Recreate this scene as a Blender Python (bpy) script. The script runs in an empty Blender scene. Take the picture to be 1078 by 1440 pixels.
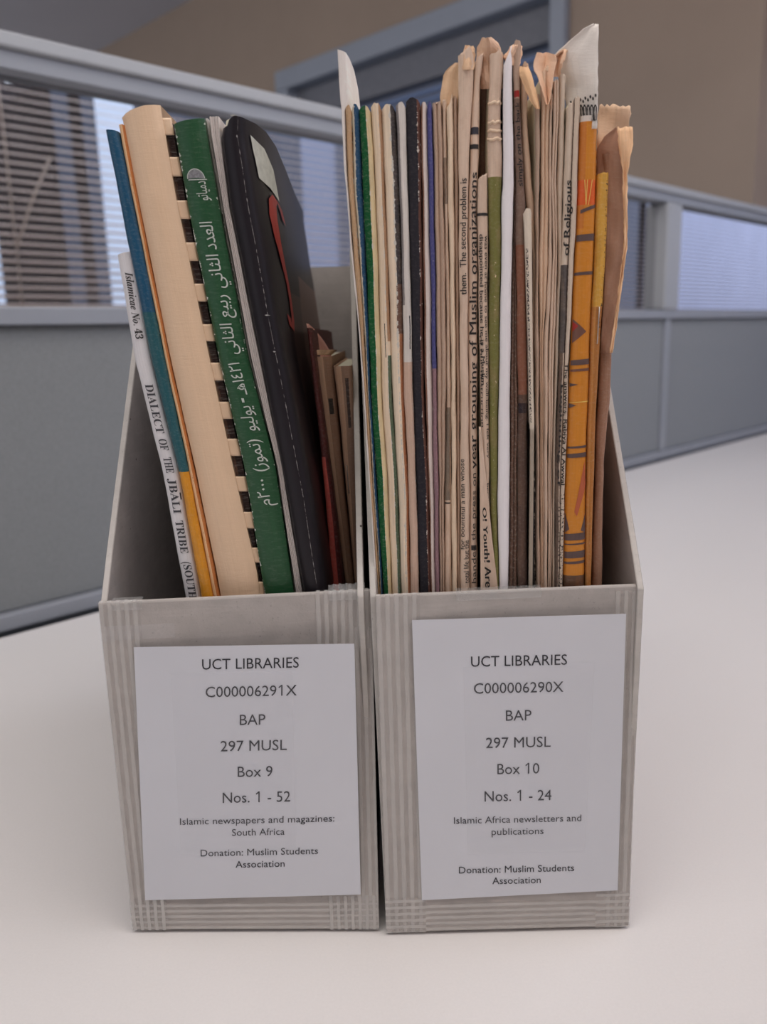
import bpy, bmesh, math, random
from mathutils import Vector, Matrix
random.seed(7)
S = bpy.context.scene
COL = S.collection
# ------------------------------------------------------------ camera, light, exposure
F, PITCH, ROLL, EYE = 1153.0, math.radians(12.1), math.radians(1.6), .225
cd = bpy.data.cameras.new('camera'); cam = bpy.data.objects.new('camera', cd); COL.objects.link(cam)
cd.sensor_fit = 'VERTICAL'; cd.sensor_height = 36; cd.lens = F/1440*36
cd.clip_start = .01
_p, _r = PITCH, ROLL
fw = Vector((0, math.cos(_p), -math.sin(_p))); up0 = Vector((0, math.sin(_p), math.cos(_p))); rt0 = Vector((1, 0, 0))
rt = rt0*math.cos(_r) - up0*math.sin(_r); up = rt0*math.sin(_r) + up0*math.cos(_r)
M = Matrix((rt, up, -fw)).transposed().to_4x4(); M.translation = (0, 0, EYE); cam.matrix_world = M
cd.dof.use_dof = True; cd.dof.focus_distance = .30; cd.dof.aperture_fstop = 11.0
S.camera = cam
S.view_settings.view_transform = 'Standard'; S.view_settings.look = 'None'
S.view_settings.gamma = 1; S.view_settings.use_curve_mapping = False
S.view_settings.exposure = 0
w = bpy.data.worlds.new('room_ambience'); S.world = w; w.use_nodes = True
w.node_tree.nodes['Background'].inputs[0].default_value = (.92, .93, 1, 1)
w.node_tree.nodes['Background'].inputs[1].default_value = .62
MV, NV = Vector((.707, .707, 0)), Vector((-.707, .707, 0))     # along the screen, away from the camera
def W(m, n, z): return MV*m + NV*n + Vector((0, 0, z))
def area(name, loc, target, sx, sy, power, col):
    l = bpy.data.lights.new(name, 'AREA'); l.shape = 'RECTANGLE'; l.size = sx; l.size_y = sy; l.energy = power; l.color = col
    o = bpy.data.objects.new(name, l); COL.objects.link(o); o.location = loc
    o.rotation_euler = (Vector(target)-Vector(loc)).to_track_quat('-Z', 'Y').to_euler(); return o
area('ceiling_lamp_light', W(.0, -.05, 1.56), (0, .12, 0), 1.5, .9, 16, (1, .95, .89))
area('ceiling_lamp_light', W(-.2, 2.4, 1.55), W(.3, 2.4, 0), 1.2, .6, 20, (1, .93, .86))  # unseen lamp added to brighten the back room
area('daylight_through_window', W(1.3, -.52, 1.15), (0, .3, .1), 1.4, .5, 5.5, (.80, .87, 1))

# ------------------------------------------------------------ projection helpers: pixel of the 1078x1440 photo -> point on a real plane
def ray(x, y):
    dx, dy = x-539, 720-y; c, s = math.cos(ROLL), math.sin(ROLL)
    X = dx*c+dy*s; Y = -dx*s+dy*c
    d = Vector((X, F*math.cos(PITCH)+Y*math.sin(PITCH), -F*math.sin(PITCH)+Y*math.cos(PITCH))); return d/d[1]
def P(x, y, Y): return Vector((0, 0, EYE)) + ray(x, y)*Y
def onplane(x, y, o, n):
    d = ray(x, y); e = Vector((0, 0, EYE)); return e + d*((o-e).dot(n)/d.dot(n))
def PX(x, y, n0):                                             # m and z on the plane n = n0
    q = onplane(x, y, NV*n0, NV); return q.dot(MV), q.z
# ------------------------------------------------------------ materials
def lin(c): c = c/255; return c/12.92 if c <= .04045 else ((c+.055)/1.055)**2.4
def col(r, g, b, k=1.7): return tuple(min(.92, lin(v)*k) for v in (r, g, b))+(1,)
class N:
    def __init__(s, name):
        s.m = bpy.data.materials.new(name); s.m.use_nodes = True; s.t = s.m.node_tree; s.b = s.t.nodes['Principled BSDF']
    def nd(s, ty, **k):
        n = s.t.nodes.new(ty)
        for a, v in k.items(): setattr(n, a, v)
        return n
    def put(s, sock, v):
        if hasattr(v, 'links') or isinstance(v, bpy.types.NodeSocket): s.t.links.new(v, sock)
        else: sock.default_value = v
    def math(s, op, a, b=0, clamp=False):
        n = s.nd('ShaderNodeMath', operation=op, use_clamp=clamp); s.put(n.inputs[0], a); s.put(n.inputs[1], b); return n.outputs[0]
    def mix(s, f, a, b, blend='MIX'):
        n = s.nd('ShaderNodeMix', data_type='RGBA', blend_type=blend); s.put(n.inputs[0], f); s.put(n.inputs[6], a); s.put(n.inputs[7], b); return n.outputs[2]
    def noise(s, vec, scale, detail=3, rough=.6):
        n = s.nd('ShaderNodeTexNoise'); n.inputs['Scale'].default_value = scale; n.inputs['Detail'].default_value = detail
        n.inputs['Roughness'].default_value = rough
        if vec is not None: s.t.links.new(vec, n.inputs['Vector'])
        return n.outputs[0]
    def remap(s, v, a, b, c=0, d=1):
        n = s.nd('ShaderNodeMapRange'); s.put(n.inputs[0], v)
        for i, q in enumerate((a, b, c, d)): n.inputs[i+1].default_value = q
        return n.outputs[0]
    def scaled(s, vec, sc, off=(0, 0, 0)):
        n = s.nd('ShaderNodeMapping'); s.t.links.new(vec, n.inputs[0]); n.inputs['Scale'].default_value = sc; n.inputs['Location'].default_value = off; return n.outputs[0]
    def bump(s, h, st=.3, dist=.001):
        n = s.nd('ShaderNodeBump'); n.inputs['Strength'].default_value = st; n.inputs['Distance'].default_value = dist
        s.t.links.new(h, n.inputs['Height']); s.t.links.new(n.outputs[0], s.b.inputs['Normal'])
def simple(name, c, rough=.6, nscale=0, namt=.15, bump=0, spec=.5, metal=0, coat=0):
    n = N(name); n.b.inputs['Roughness'].default_value = rough; n.b.inputs['Specular IOR Level'].default_value = spec
    n.b.inputs['Metallic'].default_value = metal; n.b.inputs['Coat Weight'].default_value = coat
    tc = n.nd('ShaderNodeTexCoord').outputs['Object']
    f = n.noise(tc, nscale or 60)
    dark = tuple(v*(1-namt) for v in c[:3])+(1,)
    n.put(n.b.inputs['Base Color'], n.mix(n.remap(f, .3, .7), dark, c))
    if bump: n.bump(f, bump)
    return n.m
_seed = [0]
def paper(name, base, rough=.75, regions=(), fibre=.18, stain=.2, staincol=None, wear=(), dash=(), spec=.3, coat=0, coatrough=.1, side=None, bump=.25):
    """uv.x = u across the spine (0..1; beyond = the covers), uv.y = photo height/1000.
    regions: (u0,u1,v0,v1,col[,alpha]); wear: (edge u, width, col, threshold); dash: (u0,u1,v0,v1,col,density)"""
    n = N(name); b = n.b; _seed[0] += 1; sd = _seed[0]*3.17
    uv = n.nd('ShaderNodeUVMap', uv_map='u').outputs[0]
    fine = n.noise(n.scaled(uv, (3, 260, 1), (sd, sd, 0)), 1, 4, .7)
    blot = n.noise(n.scaled(uv, (1.2, 22, 1), (sd, 0, 0)), 1, 4, .6)
    vert = n.noise(n.scaled(uv, (9, 6, 1), (0, sd, 0)), 1, 3, .6)
    sx = n.nd('ShaderNodeSeparateXYZ'); n.t.links.new(uv, sx.inputs[0])
    jig = n.math('MULTIPLY', n.math('SUBTRACT', fine, .5), .09)
    u = n.math('ADD', sx.outputs[0], jig); v = n.math('ADD', sx.outputs[1], n.math('MULTIPLY', jig, .02))
    c = base
    if side: c = n.mix(n.math('GREATER_THAN', u, side[0]), c, side[1])
    for r in regions:
        m = n.math('MULTIPLY', n.math('GREATER_THAN', u, r[0]), n.math('LESS_THAN', u, r[1]))
        m = n.math('MULTIPLY', m, n.math('MULTIPLY', n.math('GREATER_THAN', v, r[2]/1000), n.math('LESS_THAN', v, r[3]/1000)))
        if len(r) > 5: m = n.math('MULTIPLY', m, r[5])
        c = n.mix(m, c, r[4])
    sc = staincol or (base[0]*.62, base[1]*.52, base[2]*.42, 1)
    c = n.mix(n.math('MULTIPLY', n.remap(blot, .48, .75), stain), c, sc)
    c = n.mix(n.math('MULTIPLY', n.remap(vert, .35, .7), fibre), c, (0.02, .015, .012, 1))
    c = n.mix(n.math('MULTIPLY', n.remap(fine, .5, .8), fibre*.8), c, (.85, .8, .72, 1))
    for (e, wd, cc, th) in wear:
        d = n.math('ABSOLUTE', n.math('SUBTRACT', sx.outputs[0], e))
        nn = n.remap(n.noise(n.scaled(uv, (2, 120, 1), (sd*2, e*5, 0)), 1, 5, .7), th, th+.2)
        c = n.mix(n.math('LESS_THAN', d, n.math('MULTIPLY', nn, wd)), c, cc)
    for (u0, u1, v0, v1, cc, den) in dash:
        m = n.math('MULTIPLY', n.math('GREATER_THAN', sx.outputs[0], u0), n.math('LESS_THAN', sx.outputs[0], u1))
        m = n.math('MULTIPLY', m, n.math('MULTIPLY', n.math('GREATER_THAN', sx.outputs[1], v0/1000), n.math('LESS_THAN', sx.outputs[1], v1/1000)))
        nn = n.math('GREATER_THAN', n.noise(n.scaled(uv, (5, 330, 1), (sd, 9, 0)), 1, 2, .5), 1-den)
        c = n.mix(n.math('MULTIPLY', m, nn), c, cc)
    n.put(b.inputs['Base Color'], c)
    b.inputs['Roughness'].default_value = rough; b.inputs['Specular IOR Level'].default_value = spec
    b.inputs['Coat Weight'].default_value = coat; b.inputs['Coat Roughness'].default_value = coatrough
    if bump: n.bump(n.math('ADD', fine, vert), bump, .0006)
    return n.m
# ------------------------------------------------------------ object helpers
def tag(o, label=None, cat=None, group=None, kind=None):
    for k, v in (('label', label), ('category', cat), ('group', group), ('kind', kind)):
        if v: o[k] = v
    return o
def empty(name, loc, label, cat, group=None):
    o = bpy.data.objects.new(name, None); o.empty_display_size = .02; COL.objects.link(o); o.location = loc; return tag(o, label, cat, group)
def mesh(name, vs, fs, mat, parent=None, uvs=None, smooth=False, org=None):
    """vertices in world space; the object's origin goes to org (or its parent's world place)"""
    me = bpy.data.meshes.new(name)
    o = bpy.data.objects.new(name, me); COL.objects.link(o)
    off = Vector(org) if org is not None else (WORLD.get(parent.name, Vector()) if parent else Vector())
    me.from_pydata([tuple(Vector(v)-off) for v in vs], [], fs)
    if uvs:
        l = me.uv_layers.new(name='u')
        for lp in me.loops: l.data[lp.index].uv = uvs[lp.vertex_index]
    if smooth:
        for p in me.polygons: p.use_smooth = True
    me.materials.append(mat)
    if parent: o.parent = parent; o.location = off-WORLD.get(parent.name, Vector())
    else: o.location = off
    WORLD[o.name] = off.copy()
    return o
WORLD = {}
def thing(name, loc, label, cat, group=None):
    o = empty(name, loc, label, cat, group); WORLD[o.name] = Vector(loc); return o
def fixn(o):
    bm = bmesh.new(); bm.from_mesh(o.data); bmesh.ops.recalc_face_normals(bm, faces=bm.faces); bm.to_mesh(o.data); bm.free(); return o
def hexa(name, c8, mat, parent=None, org=None, bevel=0):
    """c8: bottom four (ccw) then top four"""
    o = mesh(name, c8, [(3, 2, 1, 0), (4, 5, 6, 7), (0, 1, 5, 4), (1, 2, 6, 5), (2, 3, 7, 6), (3, 0, 4, 7)], mat, parent, org=org); fixn(o)
    if bevel: md = o.modifiers.new('bevel', 'BEVEL'); md.width = bevel; md.segments = 2
    return o
def bx(name, m0, m1, n0, n1, z0, z1, mat, parent=None, bevel=0, org=None):
    c = [W(m0, n0, z0), W(m1, n0, z0), W(m1, n1, z0), W(m0, n1, z0), W(m0, n0, z1), W(m1, n0, z1), W(m1, n1, z1), W(m0, n1, z1)]
    return hexa(name, c, mat, parent, org=org, bevel=bevel)
def interp(rows, y):
    if y <= rows[0][0]: a, b = rows[0], rows[1]
    elif y >= rows[-1][0]: a, b = rows[-2], rows[-1]
    else:
        for a, b in zip(rows, rows[1:]):
            if a[0] <= y <= b[0]: break
    t = (y-a[0])/(b[0]-a[0]); t = max(0, min(1, t))
    return [p+(q-p)*t for p, q in zip(a[1:], b[1:])]
def prism_path(levels, outer, mat, name, parent, uvfun=None, org=None, smooth=True):
    """levels: list of closed loops (same count) -> skin with caps"""
    k = len(levels[0]); vs = [p for L in levels for p in L]; fs = []
    for i in range(len(levels)-1):
        for j in range(k):
            a = i*k+j; b = i*k+(j+1) % k; fs.append((a, b, b+k, a+k))
    fs.append(tuple(range(k))[::-1]); fs.append(tuple(range((len(levels)-1)*k, len(levels)*k)))
    uvs = [uvfun[i][j] for i in range(len(levels)) for j in range(k)] if uvfun else None
    o = mesh(name, vs, fs, mat, parent, uvs, smooth, org); fixn(o)
    if smooth:
        o.data.polygons[-1].use_smooth = False; o.data.polygons[-2].use_smooth = False
        md = o.modifiers.new('edges', 'EDGE_SPLIT'); md.split_angle = math.radians(50)
    return o
class Slab: pass
PAGES = None
def slab(name, label, cat, rows, Y, mat, L=.2, b=.0011, t=.00028, lobes=1, top=None, torn=0, wob=.5, bend=0, pages=True, group=None, parent=None,
         power=.5, puff=0, pagemat=None, part='cover', pname='pages', zb=.0036):
    """a magazine / folded newspaper standing on edge: rows are (photo y, left x, right x) of its spine as seen on the plane depth Y"""
    s = Slab(); y0, y1 = rows[0][0], rows[-1][0]
    ph = random.uniform(0, 50)
    def edge(y, k):
        return interp(rows, y)[k] + wob*(math.sin(y*.043+ph+k)+.6*math.sin(y*.11+ph*2+k*2))*.5
    zs = lambda y: P(539, y, Y).z
    def section(y, u, off=0.0, inner=0):
        """u in 0..1 spine, <0 left cover, >1 right cover (distance = |u|/20 m)"""
        if y <= y1: yy = y; z = zs(y)
        else: yy = y1; z = zs(y)
        pl, pr = P(edge(yy, 0), yy, Y), P(edge(yy, 1), yy, Y)
        xl, xr = pl.x+inner, pr.x-inner
        if xr-xl < .0002: xm = (xl+xr)/2; xl, xr = xm-.0001, xm+.0001
        uu = min(1, max(0, u)); d = 0 if 0 <= u <= 1 else (-u if u < 0 else u-1)/20
        fr = (uu*lobes) % 1 if uu < 1 else 1
        bul = (max(0, math.sin(math.pi*fr)))**power if 0 < uu < 1 else 0
        if lobes > 1 and 0 < uu < 1: bul = max(bul, .35)
        x = xl+(xr-xl)*uu
        yv = Y - b*bul + d + inner
        bd = bend*(1-math.exp(-d/.018))
        if u < 0: x -= off
        elif u > 1: x += off + puff*max(.12, min(1, (520-yy)/220))*(1-math.exp(-d/.012))*math.exp(-(d/.13)**2)
        else: yv -= off
        return Vector((x+bd, yv, z))
    s.section = section; s.Y = Y
    nl = max(6, int((y1-y0)/14)); ys = [y0+(y1-y0)*i/nl for i in range(nl+1)]
    zfloor = zb; 
    # levels below the last seen row go straight down to the box floor
    n = 6*lobes+2
    us = [-L*20, -L*14, -L*8, -.8, -.35, -.12] + [i/n for i in range(n+1)] + [1.12, 1.35, 1.8, 1+L*8, 1+L*14, 1+L*20]
    def topz(u, y):
        q = 0
        if y == y0:
            uu = min(1, max(0, u))
            if top:
                for (a, c), (a2, c2) in zip(top, top[1:]):
                    if a <= uu <= a2: q = c+(c2-c)*(uu-a)/(a2-a)
            q += random.uniform(-1, 1)*torn
        return q/3900
    org = section(y1, .5); org = Vector((org.x, Y+L/2, zfloor))
    root = parent or thing(name, org, label, cat, group)
    s.root = root
    def build(inner, us, nm, mt, shrink_top=0, close_back=False):
        lv, uvl = [], []
        yl = ys if not shrink_top else [y0+shrink_top]+[y for y in ys if y > y0+shrink_top]
        seq = [(y, section, None) for y in yl]+[(y1, section, .075), (y1, section, zfloor)]
        for (y, f, zz) in seq:
            o_ = []; uo = []
            for u in us:
                p = f(y, u, 0, inner); 
                if zz is not None: p.z = zz
                else: p.z += topz(u, y)
                o_.append(p); uo.append((u, y/1000 if zz is None else (y1+ (60 if zz == .075 else 130))/1000))
            if not close_back:
                for u in reversed(us):
                    p = f(y, u, 0, inner+t)
                    if zz is not None: p.z = zz
                    else: p.z += topz(u, y)
                    if u == us[0] or u == us[-1]: p.y = o_[0].y
                    o_.append(p); uo.append((u, uo[0][1]))
            lv.append(o_); uvl.append(uo)
        return prism_path(lv, None, mt, nm, root, uvl)
    s.cover = build(0, us, part, mat)
    if pages:
        build(t+.0001, [-L*20+.08]+[i/4 for i in range(5)]+[1+L*20-.08], pname, pagemat or PAGES, shrink_top=3, close_back=True)
    return s
# ---- print on a slab: shapes in (u, photo y), mapped onto the curved spine
def decal(s, pts, faces, mat, name, off=.00012, parent=None, clip=(0.01, .99)):
    bm = bmesh.new(); vv = [bm.verts.new((p[0], p[1]/100, 0)) for p in pts]
    for f in faces:
        try: bm.faces.new([vv[i] for i in f])
        except ValueError: pass
    g = lambda: bm.verts[:]+bm.edges[:]+bm.faces[:]
    if clip:
        bmesh.ops.bisect_plane(bm, geom=g(), plane_co=(clip[0], 0, 0), plane_no=(-1, 0, 0), clear_outer=True)
        bmesh.ops.bisect_plane(bm, geom=g(), plane_co=(clip[1], 0, 0), plane_no=(1, 0, 0), clear_outer=True)
    a = [v.co.x for v in bm.verts]
    if not a: bm.free(); return None
    st = 1/8 if max(a) <= 1.001 else .25
    k = math.floor(min(a)/st)+1
    while k*st < max(a):
        bmesh.ops.bisect_plane(bm, geom=g(), plane_co=(k*st, 0, 0), plane_no=(1, 0, 0)); k += 1
    ya = [v.co.y for v in bm.verts]; q = math.floor(min(ya)/.2)+1
    while q*.2 < max(ya):
        bmesh.ops.bisect_plane(bm, geom=g(), plane_co=(0, q*.2, 0), plane_no=(0, 1, 0)); q += 1
    bm.verts.ensure_lookup_table(); bm.verts.index_update()
    vs = [s.section(v.co.y*100, v.co.x, off) for v in bm.verts]; fs = [[v.index for v in f.verts] for f in bm.faces]; bm.free()
    if not fs: return None
    return mesh(name, vs, fs, mat, parent or s.root)
def rect(s, u0, u1, y0, y1, mat, name='printed_band', **k): return decal(s, [(u0, y0), (u1, y0), (u1, y1), (u0, y1)], [(0, 1, 2, 3)], mat, name, **k)
_tc = {}
def textgeo(txt, bold=0):
    if (txt, bold) in _tc: return _tc[(txt, bold)]
    c = bpy.data.curves.new('glyphs', 'FONT'); c.body = txt; c.size = 1; c.resolution_u = 3; c.offset = bold
    o = bpy.data.objects.new('glyphs', c); COL.objects.link(o)
    dg = bpy.context.evaluated_depsgraph_get(); dg.update()
    me = bpy.data.meshes.new_from_object(o.evaluated_get(dg))
    vs = [tuple(v.co[:2]) for v in me.vertices]; fs = [tuple(p.vertices) for p in me.polygons]
    bpy.data.objects.remove(o); bpy.data.curves.remove(c); bpy.data.meshes.remove(me)
    _tc[(txt, bold)] = (vs, fs); return vs, fs
def spine_text(s, txt, ya, yb, ubase, ucap, mat, bold=0, name='lettering', clip=(.02, .98), cap=.68, parent=None):
    """text whose start lies at photo y=ya and end at y=yb; ubase/ucap are the u of baseline and cap line"""
    vs, fs = textgeo(txt, 0); x0, x1 = min(v[0] for v in vs), max(v[0] for v in vs)
    if bold:
        n_ = len(vs); fs = list(fs)+[tuple(i+n_ for i in f) for f in fs]; vs = [(v[0]-bold*1.6, v[1]) for v in vs]+[(v[0]+bold*1.6, v[1]) for v in vs]
    pts = [(ubase+(ucap-ubase)*v[1]/cap, ya+(yb-ya)*(v[0]-x0)/(x1-x0)) for v in vs]
    return decal(s, pts, fs, mat, name, off=.0002, clip=clip, parent=parent)
def shape_ar(t):
    FM = {'ا': (0xFE8D, 0xFE8E), 'ب': (0xFE8F, 0xFE90, 0xFE91, 0xFE92), 'ت': (0xFE95, 0xFE96, 0xFE97, 0xFE98), 'ث': (0xFE99, 0xFE9A, 0xFE9B, 0xFE9C),
          'د': (0xFEA9, 0xFEAA), 'ر': (0xFEAD, 0xFEAE), 'ز': (0xFEAF, 0xFEB0), 'ع': (0xFEC9, 0xFECA, 0xFECB, 0xFECC), 'ل': (0xFEDD, 0xFEDE, 0xFEDF, 0xFEE0),
          'م': (0xFEE1, 0xFEE2, 0xFEE3, 0xFEE4), 'ن': (0xFEE5, 0xFEE6, 0xFEE7, 0xFEE8), 'ه': (0xFEE9, 0xFEEA, 0xFEEB, 0xFEEC), 'و': (0xFEED, 0xFEEE),
          'ي': (0xFEF1, 0xFEF2, 0xFEF3, 0xFEF4)}
    out = []
    for i, c in enumerate(t):
        if c not in FM: out.append(c); continue
        f = FM[c]; p = i > 0 and t[i-1] in FM and len(FM[t[i-1]]) == 4; nx = len(f) == 4 and i+1 < len(t) and (t[i+1] in FM or t[i+1] == 'ـ')
        out.append(chr(f[(3 if nx else 1) if p else (2 if nx else 0)]))
    return ''.join(reversed(out))
def serif(t, italic=False):
    o = ''
    for c in t:
        if 'A' <= c <= 'Z': o += chr((0x1D468 if italic else 0x1D400)+ord(c)-65)
        elif 'a' <= c <= 'z': o += chr((0x1D482 if italic else 0x1D41A)+ord(c)-97)
        elif '0' <= c <= '9': o += chr(0x1D7CE+ord(c)-48)
        else: o += c
    return o
def sheet(name, rows, mat, parent=None, nu=7, thick=.00025, wr=.0005, torn=0, label=None, cat=None, group=None, seed=0, curl=0, fold=0, flat=False):
    """loose paper: rows (photo y, xl, xr, depth left, depth right), interpolated"""
    rnd = random.Random(seed+len(rows)*7); vs, fs, uvs = [], [], []
    n = max(8, int((rows[-1][0]-rows[0][0])/6)); n = min(n, 60)
    for i in range(n+1):
        y = rows[0][0]+(rows[-1][0]-rows[0][0])*i/n; xl, xr, yl, yr = interp(rows, y)
        for j in range(nu+1):
            u = j/nu; yd = yl+(yr-yl)*u + wr*(math.sin(u*7+y*.05+seed)+math.sin(u*3-y*.09+seed*2)) - curl*math.sin(math.pi*u) - fold*(1-abs(2*u-1))
            yy = y + (rnd.uniform(-1, 1)*torn if i == 0 else 0)
            xx = xl+(xr-xl)*u + (rnd.uniform(-1, 1)*torn*.5 if j in (0, nu) else rnd.uniform(-1, 1)*torn*.25)
            vs.append(P(xx, yy, yd)); uvs.append((u, y/1000))
    for i in range(n):
        for j in range(nu): a = i*(nu+1)+j; fs.append((a, a+1, a+nu+2, a+nu+1))
    o = mesh(name, vs, fs, mat, parent, uvs, not flat, org=None if parent else vs[-1])
    md = o.modifiers.new('thickness', 'SOLIDIFY'); md.thickness = thick; md.offset = 0
    if label: tag(o, label, cat, group)
    return o
def tube(name, pts, r, mat, parent, seg=6):
    vs, fs = [], []
    for i, p in enumerate(pts):
        d = (Vector(pts[min(i+1, len(pts)-1)])-Vector(pts[max(i-1, 0)])).normalized()
        a = d.cross(Vector((0, 1, .1))).normalized(); c = d.cross(a)
        for k in range(seg):
            an = k*2*math.pi/seg; vs.append(Vector(p)+a*r*math.cos(an)+c*r*math.sin(an))
    for i in range(len(pts)-1):
        for k in range(seg): q = i*seg+k; q2 = i*seg+(k+1) % seg; fs.append((q, q2, q2+seg, q+seg))
    fs.append(tuple(range(seg))); fs.append(tuple(range((len(pts)-1)*seg, len(pts)*seg)))
    return fixn(mesh(name, vs, fs, mat, parent, smooth=True))

# ============================================================ THE ROOM
m_ceil = simple('ceiling_paint', (.62, .62, .68, 1), .9, 3, .05)
m_brown = simple('warm_beige_wall_paint', (.40, .315, .255, 1), .9, 4, .06)
m_pale = simple('pale_wall_paint', (.62, .67, .80, 1), .9, 4, .04)
m_floor = simple('carpet', (.12, .13, .15, 1), .95, 300, .3, .3)
m_frame = simple('window_frame_paint', (.34, .38, .46, 1), .5, 5, .05)
m_dark = simple('dark_facade', (.05, .045, .05, 1), .9, 6, .2)
def emis(name, c, st):
    n = N(name); n.b.inputs['Base Color'].default_value = (0, 0, 0, 1); n.b.inputs['Emission Color'].default_value = c
    tc = n.nd('ShaderNodeTexCoord').outputs['Object']; f = n.noise(n.scaled(tc, (3, 3, 1)), 1.5)
    n.put(n.b.inputs['Emission Color'], n.mix(f, tuple(v*.75 for v in c[:3])+(1,), c)); n.b.inputs['Emission Strength'].default_value = st; return n.m
m_sky = emis('overcast_sky', (.62, .74, 1, 1), 2.6)
m_sky_dim = emis('overcast_sky_behind_building', (.45, .55, .85, 1), .42)
tag(bx('floor', -2.5, 12, -1.4, 5.5, -.78, -.73, m_floor), kind='structure')
tag(bx('ceiling', -2.5, 12, -1.4, 5.5, 1.60, 1.65, m_ceil), kind='structure')
# brown wall with its window opening (n 1.38..2.70, z .35..1.15)
WM = 2.13; wn0, wn1, wz0, wz1 = 1.36, 2.62, .30, 1.20
wb = tag(bx('wall_back', WM, WM+.14, .835, wn0, -.73, 1.60, m_brown), kind='structure')
for nm, a in (('wall_back_far_part', (wn1, 5.5, -.73, 1.6)), ('wall_back_header', (wn0, wn1, wz1, 1.6)), ('wall_back_sill_part', (wn0, wn1, -.73, wz0))):
    bx(nm, WM, WM+.14, a[0], a[1], a[2], a[3], m_brown, wb)
win = tag(bx('window_1', WM+.10, WM+.13, wn0, wn1, wz0, wz1, emis('dim_dusk_glass', (.36, .48, .85, 1), .22)), kind='structure')
for nm, a in (('window_frame', (wn0, wn1, wz1-.07, wz1)), ('window_frame', (wn1-.07, wn1, wz0, wz1-.07)), ('window_frame', (wn0, wn0+.05, wz0, wz1-.07)), ('window_sill', (wn0, wn1, wz0, wz0+.03))):
    bx(nm, WM-.025, WM+.10, a[0], a[1], a[2], a[3], m_frame, win, bevel=.006)
m_slatd = simple('dim_blue_slat', (.27, .31, .42, 1), .5, 30, .1)
bl = thing('venetian_blind', W(WM+.05, 2, wz0+.03), 'dim blue venetian blind high in the brown wall behind the screen', 'blind')
bx('headrail', WM+.03, WM+.08, wn0+.05, wn1-.07, wz1-.17, wz1-.07, simple('dark_headrail', (.20, .21, .25, 1), .5), bl)
sl0 = None; z = wz1-.185
def slat(name, m0, m1, n, z, wd, mat, par, ang=.5):
    a = wd/2; dy, dz = a*math.cos(ang), a*math.sin(ang); t = .0006
    return [W(m0, n-dy, z-dz), W(m1, n-dy, z-dz), W(m1, n+dy, z+dz), W(m0, n+dy, z+dz), W(m0, n-dy, z-dz+t), W(m1, n-dy, z-dz+t), W(m1, n+dy, z+dz+t), W(m0, n+dy, z+dz+t)]
while z > wz0+.05:
    if sl0 is None:
        c = []
        for dz in (0, .0012):
            for (mm, nn) in ((WM+.035, wn0+.05), (WM+.035, wn1-.07), (WM+.065, wn1-.07), (WM+.065, wn0+.05)):
                c.append(W(mm, nn, z+dz-(.012 if mm < WM+.05 else -.012)))
        sl0 = hexa('slat', c, m_slatd, bl); z0 = z
    else:
        k = sl0.copy(); k.location.z += z-z0; COL.objects.link(k)
    z -= .026
tag(bx('glow_panel', 3.5, 3.55, .95, 1.6, -.2, 1.5, emis('window_light_glow', (.72, .80, 1, 1), .42)), kind='structure')  # glowing panel added to give the window-lit brightness past the brown wall
wr_ = tag(bx('wall_right', 3.6, 3.7, .85, 5.5, -.73, 1.6, m_pale), kind='structure')
bx('wall_right_far_part', 11.8, 12, -1.4, .85, -.73, 1.6, m_pale, wr_)
# window wall behind the camera: seen mirrored in the glass of the screen
NB = -.70
def pm(px, py=260, n=NB-.455): return PX(px, py, 2*.678-n)[0]
wf = tag(bx('wall_front', -2.5, 12, NB-.16, NB-.04, -.73, .16, m_brown), kind='structure')
bx('wall_front_header', -2.5, 12, NB-.16, NB-.04, 1.35, 1.6, m_brown, wf)
w2 = tag(bx('window_2', -2.5, 12, NB-.50, NB-.46, .0, 1.5, m_dark), kind='structure')
def pane(a, b, mat, n=NB-.455): bx('window_pane', a, b, n, n+.003, .02, 1.45, mat, w2)
pane(pm(-60), pm(-12), m_sky); pane(pm(143), pm(196), m_sky); pane(pm(84), pm(106), m_sky_dim); pane(pm(124), pm(141), m_sky_dim)
pane(pm(196.5), pm(300), m_sky_dim); pane(pm(300.5), pm(424), m_sky_dim); pane(pm(425), pm(475), emis('overcast_sky_half_hidden', (.5, .6, .95, 1), 1.0)); pane(pm(470.5), pm(885), m_sky_dim)
m_sky2 = emis('bright_overcast_sky', (.56, .64, 1, 1), 1.15)
pane(pm(885.5), pm(899), m_sky_dim); pane(pm(911), 11.7, m_sky2)
bx('sill', -2.5, 12, NB-.46, NB-.10, .13, .16, m_frame, w2)
area('added_slat_light', W(1.4, NB-.30, 1.44), W(1.4, NB+.1, .5), 4.2, .2, 46, (.95, .93, 1))  # area lamp added to brighten the slats, standing in for sky light
vb = thing('venetian_blind', W(1, NB, 1.3), 'white venetian blind seen mirrored in the screen glass at left', 'blind')
n_ = N('white_slat'); n_.b.inputs['Base Color'].default_value = (.86, .74, .67, 1); n_.b.inputs['Roughness'].default_value = .5
m_slat = n_.m
z = .20; first = None
while z < 1.30:
    if first is None: first = hexa('slat', slat('', -2.4, 11.7, NB, z, .024, None, None, -.35), m_slat, vb); z0 = z
    else: k = first.copy(); k.location.z += z-z0; COL.objects.link(k)
    z += .0203
bx('headrail', -2.4, 11.7, NB-.015, NB+.015, 1.30, 1.34, m_slat, vb)
for px in (8, 330, 700):
    m = pm(px, 260, NB); tube('ladder_cord', [W(m, NB+.015, .18), W(m+.003, NB+.016, .7), W(m, NB+.015, 1.3)], .0022, m_slat, vb)
tube('tilt_wand', [W(pm(14, 330, NB), NB+.03, .45), W(pm(36, 290, NB), NB+.04, .56), W(pm(62, 255, NB), NB+.05, .66)], .003, m_slat, vb)

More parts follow.
